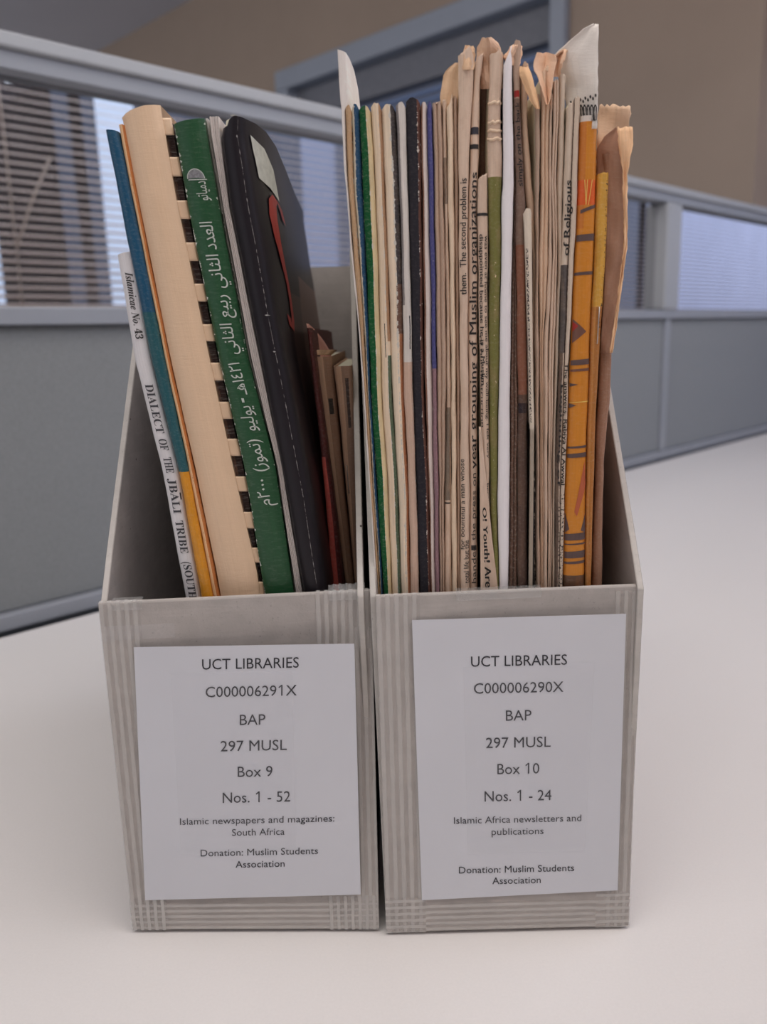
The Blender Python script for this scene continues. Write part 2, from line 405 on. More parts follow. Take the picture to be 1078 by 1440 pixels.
# ------------------------------------------------------------ desk
m_desk = simple('white_laminate', (.80, .77, .76, 1), .38, 900, .03, 0, .4)
desk = thing('desk', W(.6, .05, -.73), 'large white laminate desk under the two file boxes', 'desk')
bx('desktop', -1.2, 2.12, -.60, .652, -.028, 0, m_desk, desk, bevel=.002)
m_leg = simple('grey_metal', (.35, .35, .37, 1), .4, metal=.6)
for (a, c) in ((-1.1, -.5), (-1.1, .56), (2.0, -.5), (2.0, .56)): bx('leg', a, a+.05, c, c+.05, -.73, -.028, m_leg, desk)

# ------------------------------------------------------------ screen partition
def fabric(name, c):
    n = N(name); tc = n.nd('ShaderNodeTexCoord').outputs['Object']
    a = n.noise(n.scaled(tc, (900, 900, 250)), 1, 2); b2 = n.noise(n.scaled(tc, (250, 250, 900)), 1, 2)
    f = n.math('MULTIPLY', n.math('ADD', a, b2), .5)
    n.put(n.b.inputs['Base Color'], n.mix(n.remap(f, .35, .65), tuple(v*.86 for v in c[:3])+(1,), c))
    n.b.inputs['Roughness'].default_value = .8; n.b.inputs['Sheen Weight'].default_value = .3; n.b.inputs['Sheen Roughness'].default_value = .4; n.b.inputs['Sheen Tint'].default_value = (.6, .7, 1, 1)
    n.bump(f, .3, .0008); return n.m
m_fab = fabric('grey_green_fabric', (.225, .235, .24, 1))
m_rail = simple('grey_painted_rail', (.28, .295, .33, 1), .45, 20, .04)
m_rail_top = simple('light_rail_cap', (.36, .37, .39, 1), .4, 20, .04)
g = N('tinted_glass'); g.t.nodes.remove(g.b)
o_ = g.t.nodes['Material Output']; tr = g.nd('ShaderNodeBsdfTransparent'); tr.inputs[0].default_value = (.40, .41, .44, 1)
gl = g.nd('ShaderNodeBsdfGlossy'); gl.inputs['Roughness'].default_value = .0; gl.inputs[0].default_value = (1, 1, 1, 1)
lw = g.nd('ShaderNodeLayerWeight'); lw.inputs[0].default_value = .5
fac = g.remap(lw.outputs['Facing'], 0, 1, .26, .92); mx = g.nd('ShaderNodeMixShader')
g.t.links.new(fac, mx.inputs[0]); g.t.links.new(tr.outputs[0], mx.inputs[1]); g.t.links.new(gl.outputs[0], mx.inputs[2]); g.t.links.new(mx.outputs[0], o_.inputs[0])
m_glass = g.m
sc = thing('office_screen', W(.5, .68, -.73), 'grey fabric and glass desk screen with pale rails behind the desk', 'partition')
posts = [-.92, .235+.0, 1.36]; posts = [-.98, 1.36-1.17*1, 1.36, 2.08]
posts = [-1.05, 1.36, 2.09]
N0 = .66
for a, b_ in ((-1.2, 1.355), (1.36, 2.1)):
    bx('fabric_panel', a, b_-.002, N0+.008, N0+.03, .014, .241, m_fab, sc, bevel=.002)
    bx('lower_panel', a, b_-.002, N0+.008, N0+.03, -.70, -.001, m_fab, sc)
    bx('glass_pane', a+.02, b_-.02, N0+.018, N0+.0185, .255, .427, m_glass, sc)
bx('bottom_rail', -1.2, 2.1, N0, N0+.036, 0.0005, .014, m_rail, sc, bevel=.0015)
bx('middle_rail', -1.2, 2.1, N0, N0+.036, .241, .255, m_rail, sc, bevel=.0015)
bx('top_rail', -1.2, 2.1, N0+.002, N0+.034, .427, .443, m_rail, sc, bevel=.001)
bx('top_cap', -1.2, 2.1, N0-.003, N0+.039, .4405, .452, m_rail_top, sc, bevel=.002)
for m in (-1.18, 1.362, 2.075):
    bx('post', m-.026, m+.026, N0-.002, N0+.038, .2555, .4265, m_rail_top, sc, bevel=.004)
    bx('joint_strip', m-.010, m+.010, N0+.003, N0+.03, .014, .241, m_rail, sc, bevel=.002)
bx('foot', -1.2, 2.1, N0-.01, N0+.05, -.73, -.70, m_rail, sc)

# ============================================================ FILE BOXES
def board(name, c):
    n = N(name); tc = n.nd('ShaderNodeTexCoord').outputs['Object']
    f1 = n.noise(tc, 90, 5); f2 = n.noise(tc, 900, 3, .7); f3 = n.noise(n.scaled(tc, (40, 40, 400)), 1, 4)
    k = n.mix(n.remap(f1, .35, .7), tuple(v*.86 for v in c[:3])+(1,), c)
    k = n.mix(n.math('MULTIPLY', n.remap(f2, .62, .74), .35), k, (.06, .05, .045, 1))
    k = n.mix(n.math('MULTIPLY', n.remap(f3, .5, .8), .2), k, (.75, .70, .66, 1))
    vor = n.nd('ShaderNodeTexVoronoi'); vor.inputs['Scale'].default_value = 75; n.t.links.new(tc, vor.inputs['Vector'])
    k = n.mix(n.math('LESS_THAN', vor.outputs['Distance'], .035), k, (.08, .06, .05, 1))
    n.put(n.b.inputs['Base Color'], k); n.b.inputs['Roughness'].default_value = .8; n.bump(n.math('ADD', f1, f2), .15, .0006); return n.m
m_board = board('grey_board', (.50, .46, .435, 1))
m_edge = board('board_cut_edge', (.62, .585, .55, 1))
def tape_mat(name, horiz):
    n = N(name); uv = n.nd('ShaderNodeUVMap', uv_map='u').outputs[0]; sx = n.nd('ShaderNodeSeparateXYZ'); n.t.links.new(uv, sx.inputs[0])
    a = sx.outputs[0]
    wob = n.math('MULTIPLY', n.noise(n.scaled(uv, (.3, 3, 1)), 1, 2), .25)
    fr = n.math('FRACT', n.math('ADD', a, wob)); st = n.math('SUBTRACT', 1, n.math('MULTIPLY', n.math('ABSOLUTE', n.math('SUBTRACT', fr, .5)), 2))
    st = n.remap(st, .30, .62)
    k = n.mix(st, (.56, .525, .50, 1), (.82, .79, .76, 1)); n.put(n.b.inputs['Base Color'], k)
    n.put(n.b.inputs['Alpha'], n.math('MULTIPLY_ADD', st, .34) if False else n.remap(st, 0, 1, .14, .40))
    n.b.inputs['Roughness'].default_value = .22; n.b.inputs['Coat Weight'].default_value = .5; n.b.inputs['Coat Roughness'].default_value = .12
    n.bump(n.math('ADD', st, n.noise(n.scaled(uv, (1, 4, 1)), 1.5, 3)), .35, .0006); return n.m
m_tape = tape_mat('filament_tape', 0)
n = N('clear_tape'); n.b.inputs['Base Color'].default_value = (.82, .82, .86, 1); n.b.inputs['Roughness'].default_value = .12; n.b.inputs['Alpha'].default_value = .10
tc = n.nd('ShaderNodeTexCoord').outputs['Object']; n.bump(n.noise(tc, 55, 3), .3, .002); m_clear = n.m
n = N('thin_clear_tape'); n.b.inputs['Base Color'].default_value = (.8, .8, .84, 1); n.b.inputs['Roughness'].default_value = .15; n.b.inputs['Alpha'].default_value = .07; m_clear2 = n.m
n = N('crumpled_clear_tape'); n.b.inputs['Base Color'].default_value = (.85, .85, .84, 1); n.b.inputs['Roughness'].default_value = .1; n.b.inputs['Alpha'].default_value = .22
tc = n.nd('ShaderNodeTexCoord').outputs['Object']; n.bump(n.noise(tc, 420, 3), 1, .003); n.b.inputs['Coat Weight'].default_value = 1; m_crump = n.m
n = N('label_paper'); tc = n.nd('ShaderNodeTexCoord').outputs['Object']
n.put(n.b.inputs['Base Color'], n.mix(n.noise(tc, 18, 3), (.65, .66, .71, 1), (.71, .72, .775, 1))); n.b.inputs['Roughness'].default_value = .35; n.bump(n.noise(tc, 40, 2), .12, .001)
n.b.inputs['Coat Weight'].default_value = .25; n.b.inputs['Coat Roughness'].default_value = .2; m_label = n.m
m_ink = simple('black_ink', (.035, .035, .045, 1), .6)
T = .0023
def prof_z(zr, zs_, z):
    for (a, b_), (a2, b2) in zip(zip(zr, zs_), zip(zr[1:], zs_[1:])):
        if z <= a2: return b_+(b2-b_)*(z-a)/(a2-a)
    return zs_[-1]
def box(label, bl, br, tl, tr, zt, xl, xr, depth, lab, lines, tapes, ctape=None):
    """bl..tr: front corners as photo pixels (bottom on the desk, top at height zt); xl/xr: outer x of the side walls by height"""
    e = Vector((0, 0, EYE))
    def onz(p, z): d = ray(*p); return e+d*((z-EYE)/d.z)
    A, B, C, D = onz(bl, 0.0), onz(br, 0.0), onz(tr, zt), onz(tl, zt)
    org = Vector(((A.x+B.x)/2, (A.y+B.y)/2+depth/2, 0))
    root = thing('magazine_file_box', org, label, 'box')
    back = Vector((0, 1, 0))
    fn = (B-A).cross(D-A).normalized()
    if fn.y > 0: fn = -fn
    A0, B0, C0, D0 = A, B, C, D
    def Q(u, v, off=0): return A0*(1-u)*(1-v)+B0*u*(1-v)+C0*u*v+D0*(1-u)*v + fn*off
    # front panel as a grid prism with slightly rounded outer edges
    zg = Vector((0, 0, .0013)); o = hexa('front_panel', [A0+zg, B0+zg, B0-fn*T+zg, A0-fn*T+zg, D0, C0, C0-fn*T, D0-fn*T], m_board, root, bevel=.0007)
    YB = org.y+depth/2
    def side(xz, s, nm):
        zs_ = [0, .05, .10, zt-.001, .15, .17, .19, .21, .23, .25, .262, .266]
        pts = []
        for z in zs_:
            yf = (A0.y+(D0.y-A0.y)*min(z, zt)/zt)+T+.0002
            if z > zt-.0005: yf += (z-zt)*.77
            if z >= .266: yf += .012
            pts.append((yf, z))
        vs = []
        for (yf, z) in pts:
            x = prof_z(xz[0], xz[1], z)
            for (yy, xo) in ((yf, 0), (YB, 0), (YB, s*T), (yf, s*T)):
                k = min(1, max(0, (yy-A0.y)/.04)) if nm == 'x' else 1
                vs.append(Vector((x+xo, yy, z)))
        fs = []
        for i in range(len(pts)-1):
            for j in range(4): a = i*4+j; b_ = i*4+(j+1) % 4; fs.append((a, b_, b_+4, a+4))
        fs += [(0, 1, 2, 3), tuple(range(len(vs)-4, len(vs)))]
        o = fixn(mesh('side_panel', vs, fs, m_board, root)); o.data.materials.append(m_edge)
        for p in o.data.polygons:
            if abs(p.normal.x) < .5: p.material_index = 1
        md = o.modifiers.new('bevel', 'BEVEL'); md.width = .0003; md.segments = 1; md.limit_method = 'ANGLE'
        return o
    side(xl, 1, 'l'); side(xr, -1, 'r')
    zt_ = .2665; x0, x1 = prof_z(*xl, 0)+T, prof_z(*xr, 0)-T; x2, x3 = prof_z(*xl, zt_)+T, prof_z(*xr, zt_)-T
    hexa('back_panel', [(x0+.0002, YB-T, T), (x1-.0002, YB-T, T), (x1-.0002, YB, T), (x0+.0002, YB, T), (x2+.0002, YB-T, zt_), (x3-.0002, YB-T, zt_), (x3-.0002, YB, zt_), (x2+.0002, YB, zt_)], m_board, root)
    ya = A0.y+T+.0004
    hexa('base_panel', [(x0+.0002, ya, 0), (x1-.0002, ya, 0), (x1-.0002, YB-T-.0002, 0), (x0+.0002, YB-T-.0002, 0), (x0+.0002, ya, T), (x1-.0002, ya, T), (x1-.0002, YB-T-.0002, T), (x0+.0002, YB-T-.0002, T)], m_board, root)
    # tape strips on the front, wrapping over edges
    def strip(u0, u1, v0, v1, along, off, cnt, mat=m_tape, nm='filament_tape'):
        vs, fs, uvs = [], [], []; nu_ = 12; vl = [v0+(min(v1, 1)-v0)*j/15 for j in range(16)]+([v1] if v1 > 1 else []); nv = len(vl)-1
        for j in range(nv+1):
            for i in range(nu_+1):
                u = u0+(u1-u0)*i/nu_; v = max(.010, vl[j]); q = Q(u, v, off)
                if v > 1.0: q = Q(u, 1, off); q += Vector((0, (v-1)*.14, .0004))
                vs.append(q); uvs.append(((i/nu_ if along == 'v' else j/nv)*cnt, (v if along == 'v' else u)*6))
        for j in range(nv):
            for i in range(nu_): a = j*(nu_+1)+i; fs.append((a, a+1, a+nu_+2, a+nu_+1))
        return mesh(nm, vs, fs, mat, root, uvs)
    for tp in tapes: strip(*tp)
    # label sheet
    def F_(px, py, off): 
        q = onplane(px, py, A0+fn*off, fn); return q
    L4 = [F_(*p, .00045) for p in lab]; L0 = [F_(*p, .00030) for p in lab]
    ls = hexa('label_sheet', [L0[3], L0[2], L0[1], L0[0], L4[3], L4[2], L4[1], L4[0]], m_label, root)
    ls['label'] = 'white printed paper label'
    slope = -.022
    for (txt, a, b_, yc, cap, bold) in lines:
        vs, fs = textgeo(txt.replace('1', '\U0001D7E3'), bold); x0_, x1_ = min(v[0] for v in vs), max(v[0] for v in vs)
        pb = F_(b_, yc+((b_-a)/2)*slope, .0006)
        pa = F_(a, yc-((b_-a)/2)*slope, .0006)
        pc = F_((a+b_)/2, yc, .0006); pu = F_((a+b_)/2-cap*slope*-1*0, yc-cap, .0006)
        rx = (pb-pa)/(x1_-x0_); uy = (pu-pc)/.68
        pts = [pa+rx*(v[0]-x0_)+uy*(v[1]-.34) for v in vs]
        mesh('text_line', pts, fs, m_ink, ls)
    if ctape:
        c4 = [F_(*p, .0011) for p in ctape]; mesh('clear_tape', [c4[3], c4[2], c4[1], c4[0]], [(0, 1, 2, 3)], m_clear2, root)
    return root, Q, fn
LX = ([0, .135, .27], [-.1022, -.1024, -.1030]); RX = ([0, .133, .17, .27], [-.0062, -.0079, -.0082, -.0096])
LX2 = ([0, .133, .17, .27], [-.0034, -.0056, -.0064, -.0088]); RX2 = ([0, .135, .27], [.0896, .0925, .0932])
l1 = [('UCT LIBRARIES', 284, 420, 933, 14.5, 0), ('C000006291X', 289, 417, 972, 14.5, 0), ('BAP', 337, 373, 1012, 14.5, 0), ('297 MUSL', 310, 403, 1048.5, 14.5, 0),
      ('Box 9', 334, 383, 1085, 14.5, 0), ('Nos. 1 - 52', 313, 408, 1121, 14.5, 0), ('Islamic newspapers and magazines:', 253, 470, 1153, 9.3, 0), ('South Africa', 326, 400, 1170, 9.3, 0),
      ('Donation: Muslim Students', 282, 447, 1198, 9.3, 0), ('Association', 331, 400, 1215, 9.3, 0)]
l2 = [('UCT LIBRARIES', 662, 797, 929, 14.5, 0), ('C000006290X', 666, 792, 967, 14.5, 0), ('BAP', 711, 747, 1006, 14.5, 0), ('297 MUSL', 683, 774, 1044, 14.5, 0),
      ('Box 10', 699, 758, 1081, 14.5, 0), ('Nos. 1 - 24', 681, 775, 1119, 14.5, 0), ('Islamic Africa newsletters and', 638, 817, 1152, 9.3, 0), ('publications', 691, 764, 1169, 9.3, 0),
      ('Donation: Muslim Students', 645, 807, 1222, 9.3, 0), ('Association', 692, 760, 1238, 9.3, 0)]
b1, Q1, f1 = box('grey board file box holding books, with the Box 9 label', (187, 1312), (533, 1311), (137, 848), (522, 830), .135, LX, RX, .235,
    [(188, 910), (498, 905), (507, 1258), (204, 1266)], l1,
    [(.0, .15, .0, 1.008, 'v', .00012, 5), (.93, 1.0, .0, .9, 'v', .00012, 2.5), (.79, 1.0, .84, 1.012, 'v', .00016, 7), (0, 1, .012, .10, 'u', .00020, 5), (.0, .15, .0, .115, 'v', .00026, 5), (.80, 1, .0, .115, 'v', .00026, 7),
     (.0, .27, .895, .935, 'u', .00022, 1.6, m_clear, 'clear_tape')], [(240, 948), (411, 944), (416, 1197), (254, 1202)])
b2, Q2, f2 = box('grey board file box holding newspapers, with the Box 10 label', (543, 1316), (884, 1307), (527, 838), (902, 822), .135, LX2, RX2, .235,
    [(579, 872), (880, 863), (868, 1252), (593, 1266)], l2,
    [(.0, .165, .0, 1.006, 'v', .00012, 5), (.90, 1.0, .0, .985, 'v', .00012, 3.2), (.0, .165, .0, .12, 'u', .0002, 6), (.86, 1.0, .0, .12, 'u', .0002, 6), (.165, .86, .012, .10, 'u', .0002, 5)], [(651, 938), (836, 932), (822, 1196), (657, 1202)])
# crumpled clear tape folded over the front corners of the boxes
def crumple(Q, fn, u0, u1, root, seed, h=.0025):
    rnd = random.Random(seed); vs, fs = [], []
    n = 16
    for j, (v, back, up_) in enumerate(((.975, 0, 0), (.995, -.0002, .0), (1.0, .0008, h*.5), (1.0, .002, h), (1.0, .0036, h*.5), (1., .005, -.001))):
        for i in range(n+1):
            q = Q(u0+(u1-u0)*i/n, v, .0004); q += Vector((0, back+rnd.uniform(0, .0006)*(j > 1), (up_*rnd.uniform(.75, 1.05) if j > 1 else 0)+.0003)); vs.append(q)
    for j in range(5):
        for i in range(n): a = j*(n+1)+i; fs.append((a, a+1, a+n+2, a+n+1))
    return mesh('folded_tape', vs, fs, m_crump, root)
crumple(Q1, f1, .84, .975, b1, 1, .0022); crumple(Q1, f1, .05, .16, b1, 2, .0007); crumple(Q2, f2, .30, .62, b2, 3, .0003)
for (rt_, zz) in ((b1, 0),):
    pass

# ============================================================ PRINT MATTER MATERIALS
PAGES = paper('inner_pages', col(205, 190, 170), fibre=.35)
ink = simple('newsprint_ink', (.03, .026, .026, 1), .7, 300, .3)
ink_soft = simple('faded_ink', (.085, .07, .06, 1), .8, 400, .4)
white_ink = simple('white_print', (.62, .66, .61, 1), .6)
silver = simple('silver_print', (.30, .30, .32, 1), .5, 1500, .5)
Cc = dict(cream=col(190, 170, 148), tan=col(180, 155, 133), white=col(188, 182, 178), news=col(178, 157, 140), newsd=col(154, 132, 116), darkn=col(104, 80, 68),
          grey=col(172, 157, 142))
def newsm(nm, c='news', **k):
    k.setdefault('fibre', .14); k.setdefault('stain', .35); k.setdefault('rough', .85); return paper(nm, Cc[c] if isinstance(c, str) else c, **k)
torn = dict(torn=1.6)
# ============================================================ LEFT BOX, left to right
Y1 = .2910
# white paperback
s = slab('book', 'low white paperback lettered DIALECT OF THE, leftmost in the left box', 'book', [(346, 164, 186), (500, 190, 212), (649, 227, 249), (840, 262, 283)], Y1+.0015,
         paper('white_book_cover', col(182, 180, 182), rough=.45, stain=.12, fibre=.10, staincol=col(150, 145, 140), wear=[(0, .12, (.8, .78, .74, 1), .55)]), L=.16, b=.0012, t=.0004, top=[(0, -2), (.5, 1), (1, 2)])
spine_text(s, serif('Islamicae No. 43', True), 373, 467, .34, .80, ink)
for tx, a, c in (('DIALECT', 531, 600), ('OF', 608, 624), ('THE', 634, 656), ('JBALI', 664, 713), ('TRIBE', 723, 769), ('(SOUTHE', 781, 842)):
    spine_text(s, serif(tx), a, c, .28, .78, simple('dark_print', (.06, .06, .07, 1), .6))
rect(s, .86, .93, 684, 694, ink, 'macron')
# blue and yellow magazine
slab('magazine', 'dark blue magazine with a yellow lower spine, left of the comb-bound book', 'magazine',
     [(172, 148, 165), (323, 177.5, 196), (500, 213, 231.5), (649, 250, 263.5), (840, 284, 300.5)], Y1,
     paper('blue_yellow_cover', col(24, 72, 100, 1.3), rough=.3, regions=[(-9, 9, 655, 1100, col(196, 132, 34, 1.35)), (-9, 9, 430, 655, col(32, 80, 88, 1.3))], wear=[(0, .18, (.75, .75, .72, 1), .6), (1, .1, (.7, .7, .65, 1), .62)], coat=.3, fibre=.12), b=.0016, top=[(0, 0), (1, -2)])
slab('magazine', 'thin peach-coloured magazine between the blue one and the comb-bound book', 'magazine',
     [(166, 166, 175), (280, 188, 195), (500, 232.3, 239), (649, 264.5, 272), (840, 301.5, 310.5)], Y1+.0006,
     paper('peach_cover', col(196, 158, 120), regions=[(.6, 9, 0, 2000, col(160, 98, 52))], wear=[(.5, .12, col(120, 60, 30), .58)]), b=.0008, torn=1)
# comb-bound book
rowsF = [(163, 176, 240), (283, 196, 262), (500, 240, 306), (649, 273, 341), (840, 311.5, 372)]
creamM = paper('cream_plastic_comb', col(184, 158, 132), rough=.35, fibre=.04, stain=.08, spec=.5)
s = slab('comb_bound_book', 'thick cream comb-bound book with black slots along its spine', 'book', rowsF, Y1+.0032,
         paper('slot_depth', col(48, 34, 32), fibre=.4, regions=[(.74, .84, 0, 250, col(150, 90, 75)), (.80, .88, 0, 2000, col(84, 60, 48))]), b=.0008, t=.0004, part='back_cover')
comb = slab('x', '', '', [(145, 169.5, 225), (166, 173, 229), (265, 193, 246), (495, 239, 293.5), (655, 275, 328), (800, 304.5, 361), (840, 311.5, 366)], Y1+.0006, creamM, b=.0022, t=.0006, L=.001, pages=False, parent=s.root, part='comb_spine', power=.55, wob=.2,
            top=[(0, -9), (.2, -3), (.6, 3), (1, 5)])
comb.cover['label'] = 'cream plastic comb spine'
for (a, c) in ((166, 190), (221, 248), (282, 308), (341, 367), (399, 424), (456, 480), (510, 535), (565, 589), (617, 641), (670, 691), (720, 743), (770, 791), (818, 842)):
    xl_, xr_ = interp([(166, 229, 240), (265, 246, 259), (495, 293.5, 305), (655, 328, 342), (800, 361, 369), (840, 366, 372)], a), interp([(166, 229, 240), (265, 246, 259), (495, 293.5, 305), (655, 328, 342), (800, 361, 369), (840, 366, 372)], c)
    sheet('comb_tooth', [(a, xl_[0]-3, xl_[1]+.5, Y1+.0010, Y1+.0019), (c, xr_[0]-3, xr_[1]+.5, Y1+.0010, Y1+.0019)], creamM, s.root, nu=4, wr=0, thick=.0004, curl=.0002)
# green book
s = slab('book', 'green paperback with white Arabic lettering down its spine', 'book',
         [(163, 243.5, 287), (283, 264, 307), (500, 308, 348), (649, 343, 386), (840, 373.5, 414)], Y1+.0004,
         paper('green_cover', col(26, 72, 42, 1.25), rough=.4, stain=.1, fibre=.08, wear=[(0, .10, (.7, .72, .68, 1), .52), (1, .07, (.65, .7, .62, 1), .6), (.5, .5, (.6, .64, .58, 1), 2)], coat=.2, spec=.4), b=.0016, t=.0004, power=.45, top=[(0, -3), (.4, 0), (1, 3)], wob=.3)
cx, cy = .44, 241
dome = [(cx+.27*math.cos(a), cy+4-13*math.sin(a)) for a in [math.pi*i/14 for i in range(15)]]
decal(s, [(cx, cy+3)]+dome, [(0, i, i+1) for i in range(1, 15)], silver, 'emblem')
ring = [(cx+r*.29*math.cos(a), cy+4-14*r*math.sin(a)) for r in (1, .92) for a in [math.pi*i/14 for i in range(15)]]
decal(s, ring, [(i, i+1, i+16, i+15) for i in range(14)], white_ink, 'emblem_outline', off=.0002)
rect(s, .18, .78, 246, 247.2, white_ink, 'printed_line', off=.0002)
spine_text(s, shape_ar('دمياتو'), 276, 249, .72, .38, white_ink, 0)
for tx, top_, bot in (('العدد', 306, 345), ('الثاني', 352, 399), ('ربيع', 409, 441), ('الثاني', 449, 492), ('١٤٢١هـ', 504, 549), ('-', 554, 560), ('يوليو', 565, 600), ('(تموز)', 612, 657), ('٢٠٠٠م', 668, 705)):
    t_ = shape_ar(tx)
    if tx == '١٤٢١هـ': t_ = shape_ar('هـ')+'١٤٢١'
    if tx == '٢٠٠٠م': t_ = shape_ar('م')+'٢٠٠٠'
    if tx == '(تموز)': t_ = '('+shape_ar('تموز')+')'
    spine_text(s, t_, bot, top_, .70, .30 if tx != '-' else .1, white_ink, 0)
# white page blocks
slab('booklet', 'thin white booklet with a torn dark cover, tucked against the green book', 'booklet', [(160, 288.5, 293), (283, 309, 313), (330, 318, 321), (500, 349, 352.5), (649, 387, 388.5), (840, 415, 417)], Y1+.0045,
     paper('torn_cover', col(165, 160, 155), regions=[(-9, .5, 290, 700, (.02, .03, .025, 1))], wear=[(0, .8, (.75, .74, .7, 1), .45)]), b=.0006, wob=1.2, pages=False)
slab('booklet', 'stapled white booklet showing page edges, left of the black magazine', 'booklet', [(158, 294, 308), (189, 297.5, 310), (283, 313.5, 322), (330, 322, 331.5), (500, 353, 365), (649, 389, 396), (840, 417.5, 427)], Y1+.0012,
     paper('white_page_edges', col(176, 168, 164), fibre=.3, stain=.2, staincol=col(110, 100, 98), bump=.5), b=.0006, lobes=4, wob=.4, torn=.8)
# black magazine
blackM = paper('black_cover', col(30, 26, 31, 1.2), rough=.4, fibre=.0, stain=.0, wear=[(.68, .014, (.35, .34, .33, 1), .46), (.0, .04, (.4, .38, .36, 1), .62)], spec=.22, coat=.14, coatrough=.25, bump=.05,
               regions=[(1.7, 9, 400, 1200, col(62, 48, 44)), (2.6, 9, 360, 1200, col(92, 70, 62))])
s = slab('magazine', 'glossy black magazine with a white sticker and red letter on its cover', 'magazine',
         [(160, 316, 346), (189, 311, 347), (283, 323, 362), (330, 332.5, 371), (438, 353.5, 389), (489, 364, 399), (591, 384, 419), (700, 405, 439), (840, 428, 459)], Y1+.0002,
         blackM, L=.205, b=.0032, power=.6, t=.0004, puff=.0055, top=[(0, -20), (.2, -5), (.5, 0), (1, -2)], wob=.3)
m_stk = simple('sticker_paper', col(170, 172, 165), .6, 300, .25)
decal(s, [(1.03, 183), (1.25, 192), (1.46, 215), (1.52, 262), (1.06, 243)], [(0, 1, 2, 3, 4)], m_stk, 'sticker', clip=None, off=.0003)['label'] = 'pale worn paper sticker'
m_red = simple('red_print', col(150, 36, 32, 1.3), .4)
def sband(pts, w_, name='printed_red_letter'):
    a = [(p[0]-w_*.5, p[1]-3) for p in pts]; c = [(p[0]+w_*.5, p[1]+3) for p in pts]
    n_ = len(pts); decal(s, a+c, [(i, i+1, n_+i+1, n_+i) for i in range(n_-1)], m_red, name, clip=None, off=.0003)
sband([(1.62, 292), (1.52, 270), (1.36, 262), (1.26, 272), (1.22, 296), (1.26, 330), (1.38, 365), (1.52, 395), (1.62, 420), (1.66, 442), (1.60, 458), (1.48, 455), (1.42, 438)], .17)
worn = simple('worn_fibre', (.45, .44, .42, 1), .8)
for (yy, a, c, hh) in ((189, .64, .69, 2), (490, .60, .72, 1.0), (439, .56, .78, .9), (160, .3, .7, 1.2)):
    decal(s, [(a, yy-hh*.3), (a*.6+c*.4, yy-hh), (c, yy+.6), (a*.4+c*.6, yy+hh*.5), (a*.7+c*.3, yy+hh*1.2)], [(0, 1, 2, 3, 4)], worn, 'worn_spot')
# right part: red booklet and small pamphlets deeper in the box
slab('booklet', 'dark red booklet leaning behind the black magazine', 'booklet', [(458, 431, 437), (560, 443, 450), (691, 457, 468), (840, 468, 484)], .325,
     paper('red_cover', col(130, 58, 52, 3), regions=[(.62, 9, 0, 2000, col(70, 30, 30, 2)), (-9, 9, 0, 640, col(70, 36, 36, 2))], rough=.5), L=.14, b=.001, top=[(0, 0), (1, -3)])
sheet('booklet', [(455, 430.5, 433, .350, .351), (462, 432, 441, .350, .354), (478, 436, 454, .350, .360), (496, 441, 465, .350, .365), (560, 450, 470, .350, .365), (838, 486, 497, .351, .362)], paper('pink_cover', col(172, 128, 118, 2), rough=.6), wr=.0002, nu=4,
      label='pale pink booklet corner peeking above the small tan pamphlets', cat='booklet')
s = slab('pamphlet', 'small tan pamphlet, left of the stapled pamphlet by the box wall', 'pamphlet', [(499, 444, 466), (600, 456, 476), (700, 470, 485), (840, 488.5, 500)], .338,
     paper('tan_pamphlet_cover', col(160, 132, 110, 2.1), regions=[(.45, 9, 0, 2000, col(125, 98, 80, 2.1)), (.5, .8, 558, 580, col(50, 45, 40))], wear=[(.08, .12, col(170, 140, 120), .4)]), L=.14, b=.0012)
s = slab('pamphlet', 'small tan pamphlet with a staple, nearest the middle box walls', 'pamphlet', [(513, 469, 494), (600, 479, 498), (700, 488, 501), (840, 501, 507)], .330,
     paper('brown_pamphlet_cover', col(155, 126, 106, 2.1), regions=[(.42, 9, 0, 2000, col(120, 96, 82, 2.1)), (.58, .78, 530, 600, col(60, 50, 48))]), L=.14, b=.0014)
m_staple = simple('steel_staple', (.55, .5, .46, 1), .35, metal=.8)
def staple(s, u, y0_, y1_):
    tube('staple', [s.section(y0_, u, -.0003), s.section(y0_+1, u, .0004), s.section((y0_+y1_)/2, u, .0005), s.section(y1_-1, u, .0004), s.section(y1_, u, -.0003)], .00022, m_staple, s.root)
staple(s, .25, 652, 692)
sheet('pamphlet', [(492, 445, 474, .34, .36), (499, 444, 466, .339, .352)], paper('pamphlet_top_flap', col(165, 135, 110)), s.root, wr=0, nu=3).name = 'loose_page'

# ============================================================ RIGHT BOX, left to right
Y2 = .2880; BD = .0033
def R(name, label, cat, rows, mat, dy=0, **k):
    k.setdefault('bend', BD); return slab(name, label, cat, rows, Y2+dy, mat, **k)
whitep = col(186, 180, 176)
R('paper_sheet', 'tall narrow white card standing leftmost in the right box', 'paper', [(70, 474.5, 486), (110, 476.3, 488), (143, 478.3, 489.5), (153, 480, 484.5), (243, 484, 486.5), (271, 487, 489.5), (349, 493, 495), (405, 498, 500.5), (460, 504, 506), (550, 510.5, 512.5), (654, 517, 519.5), (829, 528.5, 531)],
  paper('white_card', whitep, fibre=.1, wear=[(1, .5, (.8, .78, .74, 1), .5)]), dy=-.0006, b=.00025, pages=False, t=.0001, top=[(0, 2), (.5, 0), (1, -2)], wob=.5)
wr = lambda e, wd=.15, th=.5: (e, wd*.8, (.62, .58, .52, 1), th+.03)
